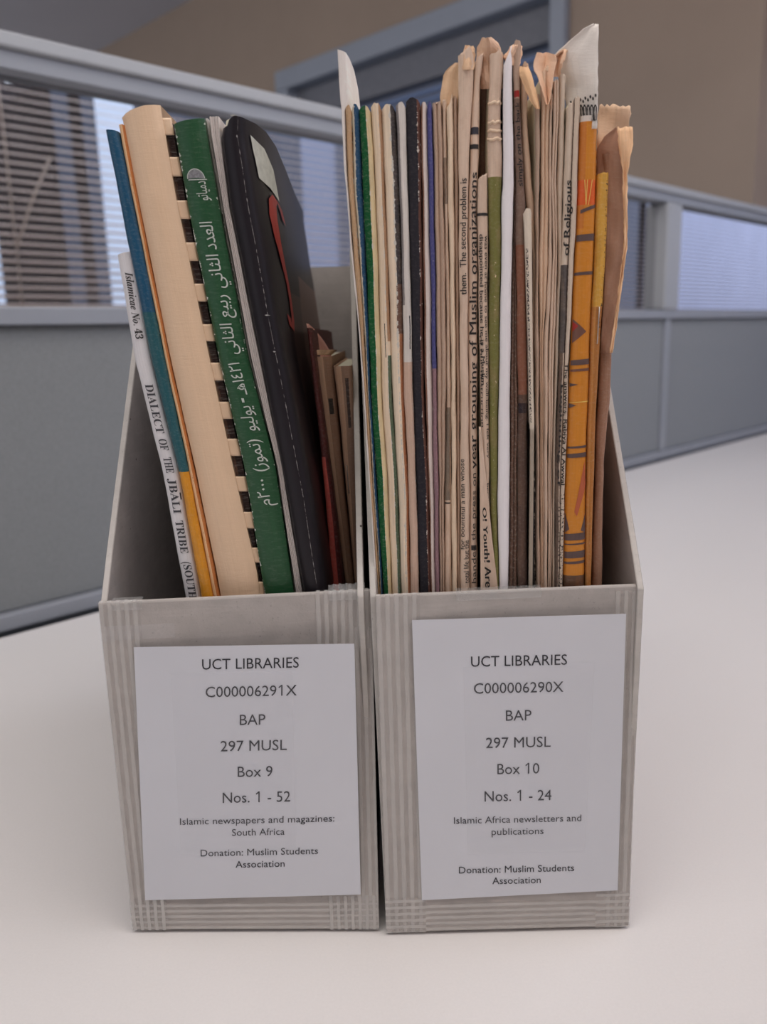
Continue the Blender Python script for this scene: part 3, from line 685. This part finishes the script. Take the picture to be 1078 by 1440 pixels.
mags = [
 ('thin tan magazine, right beside the tall white card', 'tan', [(149, 485, 493.5), (271, 490.5, 497.5), (405, 501, 508), (550, 513, 516), (690, 520.5, 524.5), (829, 531.5, 534)], dict(base=col(160, 130, 100), fibre=.3, wear=[wr(1, .25)])),
 ('dark blue magazine with a worn white edge, near the tall white card', 'blue', [(148, 494, 504.5), (271, 498, 509.5), (405, 508.5, 516), (550, 516.5, 521), (690, 525, 530), (829, 534.5, 538.5)], dict(base=col(26, 64, 94, 1.4), regions=[(-9, .28, 0, 2000, col(176, 168, 150))], wear=[wr(.3, .22, .45)])),
 ('bright green magazine with a cream right edge', 'green', [(150, 505, 520), (271, 510.3, 527.5), (405, 516.5, 532), (550, 521.5, 536), (690, 530.5, 545), (829, 539, 550)], dict(base=col(0, 76, 36, 1.3), regions=[(.58, 9, 0, 2000, col(178, 160, 125))], wear=[wr(.6, .10, .45), wr(0, .06)])),
 ('cream magazine with a dark slit, right of the green one', 'cream', [(147, 521.5, 535.5), (271, 528.3, 540.5), (405, 533, 546), (550, 536.5, 550.5), (690, 545.5, 559), (829, 551, 563)], dict(base=col(186, 168, 146), regions=[(.72, 9, 0, 480, col(140, 108, 82)), (.68, 9, 500, 2000, col(66, 80, 62)), (.45, .52, 455, 503, (.03, .025, .02, 1))], wear=[wr(.66, .12, .45)])),
 ('cream magazine with a blackened right edge', 'cream', [(149, 536.3, 555), (271, 541.3, 561), (405, 546.8, 565), (550, 551.2, 567), (690, 559.8, 574), (829, 563.8, 576.5)], dict(base=col(190, 174, 154), regions=[(.62, 9, 0, 400, col(54, 50, 52)), (.55, 9, 400, 470, col(90, 66, 56)), (.74, 9, 470, 2000, col(140, 92, 64))], wear=[wr(.6, .16, .42)])),
 ('whitish magazine beside the black spine', 'white', [(146, 556, 569.5), (271, 561.8, 573), (405, 565.8, 577), (550, 567.8, 580), (690, 574.8, 585), (829, 577.3, 589)], dict(base=col(178, 172, 166), regions=[(-9, .25, 0, 430, col(110, 104, 104)), (.72, .85, 445, 492, (.03, .03, .03, 1)), (-9, 9, 510, 2000, col(168, 142, 126))], wear=[wr(1, .2, .5)])),
 ('black magazine with torn white spine edge', 'black', [(141, 570.3, 590), (271, 573.8, 592), (405, 577.8, 593.5), (550, 580.8, 595), (690, 585.8, 602), (829, 589.8, 605)], dict(base=col(28, 26, 32), fibre=.05, regions=[(.78, 9, 0, 2000, col(80, 52, 44))], wear=[(.8, .14, (.62, .56, .50, 1), .54), (1, .1, (.6, .55, .5, 1), .6)])),
 ('thin white magazine between the black and the violet ones', 'white', [(147, 591, 600), (271, 593.5, 602), (405, 595.5, 605.5), (550, 597.5, 607.3), (690, 602.5, 609.5), (829, 605.5, 612)], dict(base=col(184, 172, 166), regions=[(-9, .25, 0, 2000, col(120, 86, 72))], stain=.3)),
 ('violet-blue magazine with a scuffed spine', 'violet', [(147, 600.5, 607), (271, 602.5, 609.5), (405, 606, 612), (550, 607.8, 613.5), (690, 610, 616.5), (829, 612.3, 617.5)], dict(base=col(62, 62, 108), regions=[(-9, 9, 520, 2000, col(120, 92, 98))], wear=[wr(.5, .12, .6), wr(0, .15, .55)])),
]
for i, (lb, c, rows, kw) in enumerate(mags):
    kw.setdefault('fibre', .2)
    R('magazine', lb, 'magazine', rows, paper('%s_magazine_cover' % c, **kw), dy=(.0004*math.sin(i*2.1)), b=.0012, torn=1.0, wob=.7, top=[(0, -4), (.35, 1), (.8, 0), (1, -5)])
# newspapers
def news(label, rows, m, dy=0, lobes=1, name='folded_newspaper', top=None, tn=2.2, **k):
    return R(name, label, 'newspaper', rows, m, dy=dy, lobes=lobes, torn=tn, wob=.8, b=k.pop('b', .0013), top=top, part='outer_fold', pname='inner_pages', **k)
news('narrow grey-tan newspaper, first one right of the violet magazine', [(148, 608, 620), (271, 610.5, 623), (405, 612.7, 626), (550, 614.3, 627), (690, 617, 624), (829, 618, 624.3)], newsm('newsprint_a', 'newsd'), lobes=2)
s = news('newspaper with dark blotched print along its fold', [(146, 621, 627), (271, 623.7, 629), (405, 626.5, 632), (550, 627.5, 634), (690, 624.6, 634), (829, 625, 635)], newsm('newsprint_b', 'news', regions=[(0.05, .8, 575, 705, col(72, 66, 58), .8), (.1, .9, 225, 290, col(80, 68, 60), .7)], stain=.6), dy=.0008)
rect(s, .05, .8, 708, 710, ink, 'printed_line'); 
news('pale newspaper with a short top, left of the tallest tan fold', [(149, 627.7, 636), (271, 629.7, 637.5), (405, 632.7, 639), (550, 634.7, 640.5), (690, 634.6, 641.3), (829, 635.6, 642.3)], newsm('newsprint_c', 'cream'), dy=-.0004, top=[(0, -6), (.6, 0), (1, 14)])
news('thin brown newspaper squeezed against the tallest tan fold', [(140, 636.6, 642), (271, 638.2, 644), (405, 639.7, 644.6), (550, 641.1, 646.3), (690, 641.8, 646.6), (829, 642.8, 646.9)], newsm('newsprint_d', 'newsd', wear=[wr(0, .2)]), dy=.0012)
s = news('tall tan newspaper fold printed with them. The second problem is', [(85, 644, 665), (109, 644, 665), (187, 644, 661), (243, 644.6, 658), (271, 644.8, 657.5), (405, 645.2, 657.3), (550, 647, 657.8), (690, 647.3, 659.8), (829, 647.5, 659.6)], newsm('newsprint_e', 'news'), dy=-.0008, b=.0012, top=[(0, 2), (.5, 6), (.8, 12), (1, 4)])
spine_text(s, 'them.  The second problem is', 418, 255, .78, .08, ink, .006)
spine_text(s, 'total life but the', 822, 762, .95, .35, ink, 0); spine_text(s, 'for bountiful a man whose', 775, 648, .40, -.1, ink, 0)
s = news('newspaper fold printed with of Muslim organizations below two dark bars', [(86, 667, 679), (109, 666, 674.5), (187, 661.7, 673), (243, 660, 671), (271, 658.6, 670), (405, 658, 670.5), (550, 658.5, 670), (690, 660.6, 669.5), (829, 660.3, 670)], newsm('newsprint_f', 'news'), dy=.0006, b=.0012, top=[(0, -4), (.5, 2), (1, 4)])
rect(s, -.5, 1.5, 183.5, 193.5, simple('dark_bar_print', (.04, .04, .055, 1), .7), clip=(0, 1)); rect(s, -.5, 1.5, 207.5, 214, ink, clip=(0, 1))
spine_text(s, 'year grouping of Muslim organizations', 662, 247, .94, .10, ink, .006)
spine_text(s, 'handed the press on', 822, 668, .85, .2, ink_soft, 0); rect(s, .2, .95, 770, 776, ink)
# fold behind, its shadow painted into dark newsprint, then the short one in front
news('short newspaper with painted-in shadow behind the disappointed clipping', [(112, 675, 686), (187, 674, 684), (260, 672, 685), (829, 700, 703)], newsm('newsprint_g', 'darkn'), dy=.012)
s = news('short newspaper fold printed with disappointed because he is a Muslim', [(252, 671.8, 684.5), (282, 671, 685.5), (405, 672.5, 685), (550, 675, 686.5), (633, 678, 687), (700, 681, 687.5), (829, 688, 693)], newsm('newsprint_h', 'news'), dy=-.0002, top=[(0, -2), (1, 2)], b=.0013)
rect(s, -.5, 1.5, 304, 308, ink, clip=(0, 1))
spine_text(s, 'disappointed because he is a Muslim', 334, 545, .10, .50, ink, .008)
spine_text(s, 'was even at home to see me about my well-being. I felt very', 336, 648, .64, .98, ink, .004)
spine_text(s, 'of our destruction', 476, 604, -.02, .30, ink, .006); spine_text(s, 'because', 683, 722, .45, .95, ink, .01)
wd = sheet('newspaper_clipping', [(600, 673.3, 675.5, Y2-.0024, Y2-.0024), (690, 674.5, 685, Y2-.0026, Y2-.0018), (758, 675, 691.5, Y2-.0028, Y2-.0016), (829, 675.5, 700, Y2-.0028, Y2-.0012), (852, 676, 703, Y2-.0024, Y2-.0012)], newsm('newsprint_wedge', 'news'),
           wr=.0001, label='wedge of newsprint reading O! Youth! Are, at the box rim', cat='newspaper')
class Wd: pass
ws = Wd(); ws.root = wd
def wsec(y, u, off=0): xa, xb = interp([(600, 673.3, 675.5), (690, 674.5, 685), (758, 675, 691.5), (829, 675.5, 700)], y)[:2]; return P(xa+(xb-xa)*u, y, Y2-.0034)
ws.section = wsec
spine_text(ws, 'O! Youth! Are', 714, 826, .28, .68, ink, .02, parent=wd)
s = news('tall tan newspaper with taped ridges and an olive green lower fold', [(87, 688, 707), (165, 686.5, 703), (220, 685, 705), (256, 685.3, 705.3), (271, 686, 704), (349, 688, 704), (483, 687, 702), (550, 687.5, 700.5), (617, 688.5, 699.6), (706, 689, 698.5), (829, 694, 701)],
         newsm('newsprint_i', 'news', regions=[(-9, 9, 254, 2000, col(98, 96, 52))], wear=[(.5, .6, (.8, .62, .45, 1), .62)]), dy=.0002, b=.0015, top=[(0, 2), (.3, 3), (.7, 8), (1, 6)], tn=4)
for yy in (150, 178, 190, 201): 
    tube('taped_ridge', [s.section(yy+random.uniform(-2, 2), k/6, .0002) for k in range(0, 7)], .00045, newsm('ridge_tape', 'cream'), s.root, 5)
R('paper_sheet', 'tall folded white sheet with a slanted top, right of the olive newspaper', 'paper', [(84, 707.5, 719.5), (165, 707, 720.3), (265, 707, 722), (282, 705, 721.5), (349, 705, 719.6), (483, 702.5, 717.5), (550, 701.3, 716.6), (572, 701, 716.5), (706, 699.3, 716), (829, 702, 714)],
  paper('white_paper', col(192, 188, 190), fibre=.04, stain=.06, rough=.6, side=(9, (1, 1, 1, 1))), dy=-.0012, b=.0012, pages=False, top=[(0, -10), (1, 12)], wob=.4)
news('dark brown thin newspapers between the white sheet and the red marked one', [(176, 721.3, 722), (293, 722, 724.3), (371, 720.3, 724.3), (483, 718, 726), (572, 717.2, 727.5), (706, 716.6, 726.5), (829, 715, 727)], newsm('newsprint_j', 'darkn', fibre=.5), dy=.002, lobes=2)
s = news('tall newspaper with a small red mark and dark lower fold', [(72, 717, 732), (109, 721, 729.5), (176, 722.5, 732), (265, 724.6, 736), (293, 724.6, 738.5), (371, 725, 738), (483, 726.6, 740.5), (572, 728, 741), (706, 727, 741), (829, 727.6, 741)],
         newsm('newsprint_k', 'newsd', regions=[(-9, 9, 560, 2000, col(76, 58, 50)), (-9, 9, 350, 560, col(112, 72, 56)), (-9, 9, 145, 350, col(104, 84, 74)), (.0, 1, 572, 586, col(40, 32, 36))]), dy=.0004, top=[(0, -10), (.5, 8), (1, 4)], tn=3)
rect(s, -.2, .85, 134, 143, m_red, 'red_mark'); spine_text(s, 'simply on the back', 268, 150, .8, .15, ink, .006)
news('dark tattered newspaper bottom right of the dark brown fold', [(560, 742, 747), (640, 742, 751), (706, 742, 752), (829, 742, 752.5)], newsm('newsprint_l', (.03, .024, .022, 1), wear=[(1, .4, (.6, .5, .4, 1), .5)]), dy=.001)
news('tan newspaper with a curled torn top, behind the short pale strip', [(100, 730, 743), (176, 732.6, 741), (265, 736.4, 747), (293, 739.2, 751), (371, 748.3, 752), (550, 744, 750), (829, 741, 742.5)], newsm('newsprint_m', 'tan'), dy=.003, top=[(0, -4), (.4, 4), (1, 0)], tn=3)
s = R('paper_strip', 'short pale paper strip standing in front of the tan newspapers', 'paper', [(303, 736.3, 746.5), (330, 737.5, 747), (394, 740, 748), (483, 742.5, 748.3), (602, 745, 750.8)], paper('pale_strip', col(182, 170, 155), dash=[(0, .35, 355, 600, (.05, .04, .04, 1), .5)]), dy=-.0026, L=.003, b=.0005, pages=False, torn=1, top=[(0, -2), (.2, 3), (.8, 3), (1, -2)], bend=0, wob=.3, zb=P(748, 602, Y2).z)
tall = [
 ('thin dark newspaper left of the golden torn flap', [(140, 752.6, 758.5), (265, 752.3, 758), (371, 752.5, 756), (483, 751, 757), (639, 752.5, 757.5), (829, 753, 758.5)], 'newsd', 0),
 ('newspaper under the pointed golden flap', [(110, 759.5, 777), (176, 760, 771.5), (265, 760, 770.5), (371, 757, 770.5), (483, 758, 763.5), (639, 758.5, 763.5), (829, 759, 763.5)], 'tan', 8),
 ('slim newspaper just right of the golden flap point', [(140, 772.5, 776), (265, 771.3, 774), (371, 771.3, 776), (483, 764.5, 770.5), (639, 764.3, 769.5), (829, 764.3, 769)], 'news', 0),
 ('tall grey-tan newspaper, left one of the pair before the lettered fold', [(122, 777.5, 785), (176, 777, 784), (265, 774.6, 781), (371, 776.8, 783), (483, 771.3, 779), (639, 770.3, 775), (829, 770, 774.5)], 'news', 2),
 ('tall grey-tan newspaper, right one of the pair before the lettered fold', [(113, 786, 795), (176, 785, 793), (265, 781.7, 791), (371, 783.6, 789), (483, 779.6, 785), (639, 775.7, 780), (829, 775.2, 779)], 'grey', 0)]
for i, (lb, rows, c, tt) in enumerate(tall):
    news(lb, rows, newsm('newsprint_tall', c, fibre=.12), dy=.0003+.0007*math.sin(i*1.7), lobes=2 if i in (1, 3) else 1, top=[(0, 0), (.5, tt), (1, -2)])
s = news('newspaper fold lettered of Religious beside the orange magazine', [(152, 796, 814.5), (220, 794, 812.5), (265, 792.3, 811), (327, 790, 809), (416, 788, 804), (483, 786, 800.5), (527, 785.6, 798.5), (639, 780.6, 795.8), (706, 780, 793), (829, 779.8, 790.5)],
         newsm('newsprint_n', 'grey', regions=[(-9, .52, 380, 503, col(72, 66, 64)), (.50, .56, 0, 2000, col(70, 55, 48)), (-9, .3, 503, 2000, col(80, 66, 58))], dash=[(.3, .95, 700, 830, (.06, .05, .05, 1), .42)]), dy=-.0008, b=.0015, lobes=2, top=[(0, -8), (.6, 5), (1, 6)])
spine_text(s, 'of Religious', 367, 262, .50, .06, ink, .012); spine_text(s, 'The answers, Rabiya Al Awwal', 518, 688, .56, .9, ink, .008); spine_text(s, 'beginning of', 548, 690, .16, .44, ink, .006)
# orange magazine, its tall white upper part spread to the left
orange = paper('orange_cover', col(200, 128, 44, 1.15), rough=.4, fibre=.08, stain=.25, staincol=col(170, 98, 30), coat=.15,
               regions=[(-9, 9, 0, 180, col(178, 172, 166)), (-9, .35, 181, 330, col(160, 92, 40), .7), (-9, 9, 262, 297, col(176, 76, 32)), (-9, 9, 815, 2000, col(78, 56, 42))])
s = R('magazine', 'tall orange magazine with brown patterns under a white top', 'magazine', [(172, 814.5, 838.6), (183, 814, 838.5), (265, 811.8, 837), (327, 809.6, 835), (394, 806, 832.5), (483, 802.5, 828), (550, 799.4, 827), (617, 797, 823.6), (706, 793.8, 822.3), (829, 791, 820.5)], orange, dy=-.0004, b=.0018, power=.4, wob=.3)
brn = simple('brown_print', col(92, 62, 52), .5); brn2 = simple('grey_brown_print', col(74, 58, 56), .5); yel = simple('yellow_print', col(226, 170, 90), .5)
for (a, c, mt) in ((337, 347, brn2), (389.5, 394.5, brn2), (512, 520, brn2), (525, 529, brn), (571, 572.5, yel), (633, 636.5, brn2), (643, 649.5, brn2), (755, 765, brn2), (769, 771.5, brn2), (780, 790, brn2), (794, 798, brn2)):
    decal(s, [(0, a+2), (1, a), (1, c), (0, c+1)], [(0, 1, 2, 3)], mt, 'printed_band')
decal(s, [(.15, 304), (1, 296), (1, 301), (.15, 309)], [(0, 1, 2, 3)], brn2, 'printed_band')
decal(s, [(.02, 456), (.75, 474), (.02, 490)], [(0, 1, 2)], brn, 'printed_triangle'); decal(s, [(.02, 460), (.30, 466), (.02, 474)], [(0, 1, 2)], m_red, 'printed_triangle', off=.0002)
decal(s, [(.9, 655), (1, 690), (.55, 732), (.42, 726)], [(0, 1, 2, 3)], simple('rust_print', col(150, 76, 48), .5), 'printed_stripe')
decal(s, [(0, 726), (.2, 750), (0, 756)], [(0, 1, 2)], brn2, 'printed_triangle'); decal(s, [(1, 728), (.75, 752), (1, 756)], [(0, 1, 2)], brn2, 'printed_triangle')
decal(s, [(0, 574), (.35, 577), (0, 581)], [(0, 1, 2)], brn2, 'printed_mark'); decal(s, [(0, 546), (.4, 548), (0, 551)], [(0, 1, 2)], brn2, 'printed_mark')
for (a, b_) in ((.3, .42), (.72, .55), (.45, .42)):
    decal(s, [(a, 262), (a+.04, 262), (b_+.03, 297), (b_, 297)], [(0, 1, 2, 3)], yel, 'printed_line')
# the fanned white upper part with its black ornament frieze
frows = [(34, 834, 841, Y2-.0006, Y2-.0008), (38, 822, 841, Y2+.000, Y2-.0012), (44, 816, 841, Y2+.001, Y2-.0014), (57, 800, 841, Y2+.003, Y2-.0018), (75, 781, 840.5, Y2+.006, Y2-.0024), (84, 775, 840.3, Y2+.008, Y2-.0026),
         (120, 789, 840, Y2+.008, Y2-.0028), (150, 797, 839.6, Y2+.006, Y2-.003), (181, 806, 838.8, Y2+.004, Y2-.003)]
fan = sheet('upper_sheet', frows, paper('white_newsprint', col(190, 184, 178), fibre=.08, stain=.12), s.root, nu=14, wr=.00025, torn=1.2, seed=3)
fan['label'] = 'tall white newsprint upper part fanned to the left'
fs_ = Slab(); fs_.root = fan
def fsec(y, u, off=0): xa, xb, ya, yb = interp(frows, y); return P(xa+(xb-xa)*u, y, ya+(yb-ya)*u-.0007-off)
fs_.section = fsec
wpr = simple('paper_white_print', col(178, 172, 166), .7)
for i in range(11):
    u = .16+i*.078; c0 = 145-13*(u-.1)+(i % 2)*3.5
    decal(fs_, [(u+.030*math.cos(k*.785), c0+2.6*math.sin(k*.785)) for k in range(8)], [tuple(range(8))], ink, 'printed_dot', clip=None)
for i in range(5):
    u = .46+i*.118
    decal(fs_, [(u-.056, 151), (u-.02, 147), (u+.02, 147), (u+.056, 151), (u+.056, 169), (u-.056, 170)], [(0, 1, 2, 3, 4, 5)], ink, 'printed_figure', clip=(0, 1))
    decal(fs_, [(u-.012, 150), (u+.012, 150), (u+.030, 158), (u+.008, 169), (u-.008, 169), (u-.030, 158)], [(0, 1, 2, 3, 4, 5)], wpr, 'printed_figure', off=.0002, clip=(0, 1))
    decal(fs_, [(u-.006, 153), (u+.006, 153), (u+.004, 165), (u-.004, 165)], [(0, 1, 2, 3)], ink, 'printed_figure', off=.0003, clip=(0, 1))
# yellow, then tan newspapers at the right end
s = R('magazine', 'mustard yellow magazine with a staple, right of the orange one', 'magazine', [(253, 838.5, 855), (327, 836, 852.6), (394, 833.8, 849), (438, 831, 846.5), (483, 829.2, 842.8), (617, 825, 836), (706, 823, 833.6), (829, 821.5, 830)],
      paper('mustard_cover', col(172, 130, 56), regions=[(-9, 9, 440, 2000, col(142, 92, 46)), (-9, .35, 440, 2000, col(160, 110, 60))], stain=.5, dash=[(.75, 1, 260, 470, (.08, .05, .03, 1), .4)]), dy=.0002, b=.0015, torn=1.6)
staple(s, .62, 440, 492)
news('broad brown folded newspaper at the right end of the right box', [(225, 846, 868), (243, 848, 877), (305, 852, 879), (345, 851.5, 878), (438, 847, 867), (496, 843.5, 859), (572, 840.5, 857), (617, 838, 852), (657, 837, 848), (829, 831.5, 845.5)],
     newsm('newsprint_o', col(128, 96, 78), fibre=.15), dy=.004, b=.0014, pages=False, tn=0)
tanM = newsm('tan_newsprint', col(205, 174, 146, 1.3), fibre=.1, stain=.25)
sheet('folded_newspaper', [(148, 842, 887, Y2+.013, Y2+.010), (165, 840, 886, Y2+.013, Y2+.010), (200, 839, 880, Y2+.012, Y2+.010), (245, 838, 868, Y2+.012, Y2+.010), (300, 842, 862, Y2+.012, Y2+.010)], tanM, nu=12, wr=.0006, torn=2.2, seed=5,
      label='wide tan newspaper with a ragged top, behind the mustard magazine', cat='newspaper')
sheet('folded_newspaper', [(180, 864, 872, Y2+.003, Y2+.002), (190, 851, 877, Y2+.004, Y2+.001), (208, 838.5, 879, Y2+.005, Y2+.0005), (243, 838.5, 879, Y2+.005, Y2+.0005), (305, 852, 879, Y2+.003, Y2+.001), (345, 851.5, 879, Y2+.003, Y2+.001), (438, 847, 867, Y2+.003, Y2+.001), (496, 844, 858.5, Y2+.003, Y2+.001)],
      newsm('shaded_tan_newsprint', col(136, 104, 86), fibre=.1, stain=.2), nu=12, wr=.0003, torn=1.2, seed=8,  # shade on the folded face is painted in as a darker brown
      label='torn newspaper fold, its shade painted brown, standing before the wide ragged tan one', cat='newspaper')
sheet('folded_newspaper', [(179, 868, 888.5, Y2-.0002, Y2-.0006), (200, 869, 890, Y2-.0003, Y2-.001), (215, 871, 887, Y2-.0003, Y2-.001), (243, 875, 882, Y2-.0002, Y2-.0008), (305, 876.5, 881.5, Y2-.0002, Y2-.0006), (345, 877, 881.8, Y2-.0002, Y2-.0006), (438, 865.5, 869.5, Y2-.0002, Y2-.0006), (496, 857, 861, Y2-.0002, Y2-.0006)],
      newsm('tan_newsprint_c', col(196, 158, 124), fibre=.15, stain=.3), nu=8, wr=.0004, torn=1.6, seed=11,
      label='narrow light tan page edge along the far right of the newspapers', cat='newspaper')
# torn flaps and curls at the tops of the newspapers
gold = newsm('golden_newsprint', col(214, 180, 154, 1.25), fibre=.06, stain=.3, staincol=col(186, 138, 92))
def flap(label, rows, mat=gold, sd=1, **k):
    k.setdefault('flat', True); k['torn'] = k.get('torn', 1)*1.3
    return sheet('newspaper_flap', rows, mat, label=label, cat='newspaper', seed=sd, **k)
flap('rounded tan newspaper corner, leftmost among the torn tops', [(88, 640, 645, Y2+.004, Y2+.003), (97, 627, 645, Y2+.006, Y2+.003), (112, 622, 645, Y2+.007, Y2+.003), (138, 619, 644, Y2+.007, Y2+.003), (175, 621, 643, Y2+.006, Y2+.0025)], newsm('tan_curl', col(178, 148, 120), fibre=.1), 2, torn=1, wr=.0004)
flap('small bent tip on top of the tall lettered newspaper', [(65, 655, 664, Y2-.001, Y2-.0005), (72, 652, 668, Y2-.0016, Y2-.001), (88, 651, 667, Y2-.0022, Y2-.001), (98, 650, 666, Y2-.0022, Y2-.0014)], newsm('tan_tip', col(180, 150, 122), fibre=.1), 3, torn=1.5, wr=.0005)
flap('broad curled newsprint peak, middle of the torn tops', [(54, 678, 692, Y2+.004, Y2+.004), (60, 674, 700, Y2+.005, Y2+.004), (75, 669, 706, Y2+.006, Y2+.004), (100, 670, 708, Y2+.006, Y2+.004), (125, 676, 707, Y2+.006, Y2+.004)], newsm('tan_peak', col(172, 142, 120), fibre=.1), 4, torn=1.8, wr=.0012, fold=.004)
flap('frayed golden tuft above the newspaper with the red mark', [(62, 722, 731, Y2+.001, Y2+.002), (68, 715, 734, Y2+.001, Y2+.002), (80, 708, 734, Y2+.001, Y2+.003), (92, 712, 731, Y2-.0005, Y2+.002)], gold, 5, torn=2.6, wr=.0012, fold=.002)
flap('drooping golden flap, left of the pointed golden one', [(94, 731, 742, Y2-.001, Y2-.0015), (104, 729, 746, Y2-.002, Y2-.0018), (125, 738, 752, Y2-.002, Y2-.002), (145, 747, 757, Y2-.002, Y2-.002), (153, 754, 758, Y2-.0015, Y2-.0015)], newsm('golden_droop', col(196, 158, 122), fibre=.08), 6, torn=1.2, wr=.0003, fold=.0015)
flap('folded golden newsprint corner pointing down like an arrowhead', [(75, 755, 779, Y2-.001, Y2-.001), (84, 751, 782, Y2-.0015, Y2-.0015), (96, 750, 780, Y2-.002, Y2-.002), (115, 758, 777, Y2-.0025, Y2-.0025), (135, 764, 774, Y2-.0028, Y2-.0028), (147, 768.5, 771.5, Y2-.003, Y2-.003)], gold, 7, torn=1.2, wr=.0001, fold=-.0035, nu=6)
flap('crumpled golden corner touching the fanned white sheet', [(70, 790, 797, Y2+.002, Y2+.004), (78, 780, 794, Y2+.001, Y2+.003), (90, 778, 791, Y2+.0005, Y2+.002), (108, 777, 786, Y2+.0005, Y2+.002)], gold, 8, torn=1.8, wr=.0008, fold=-.002)
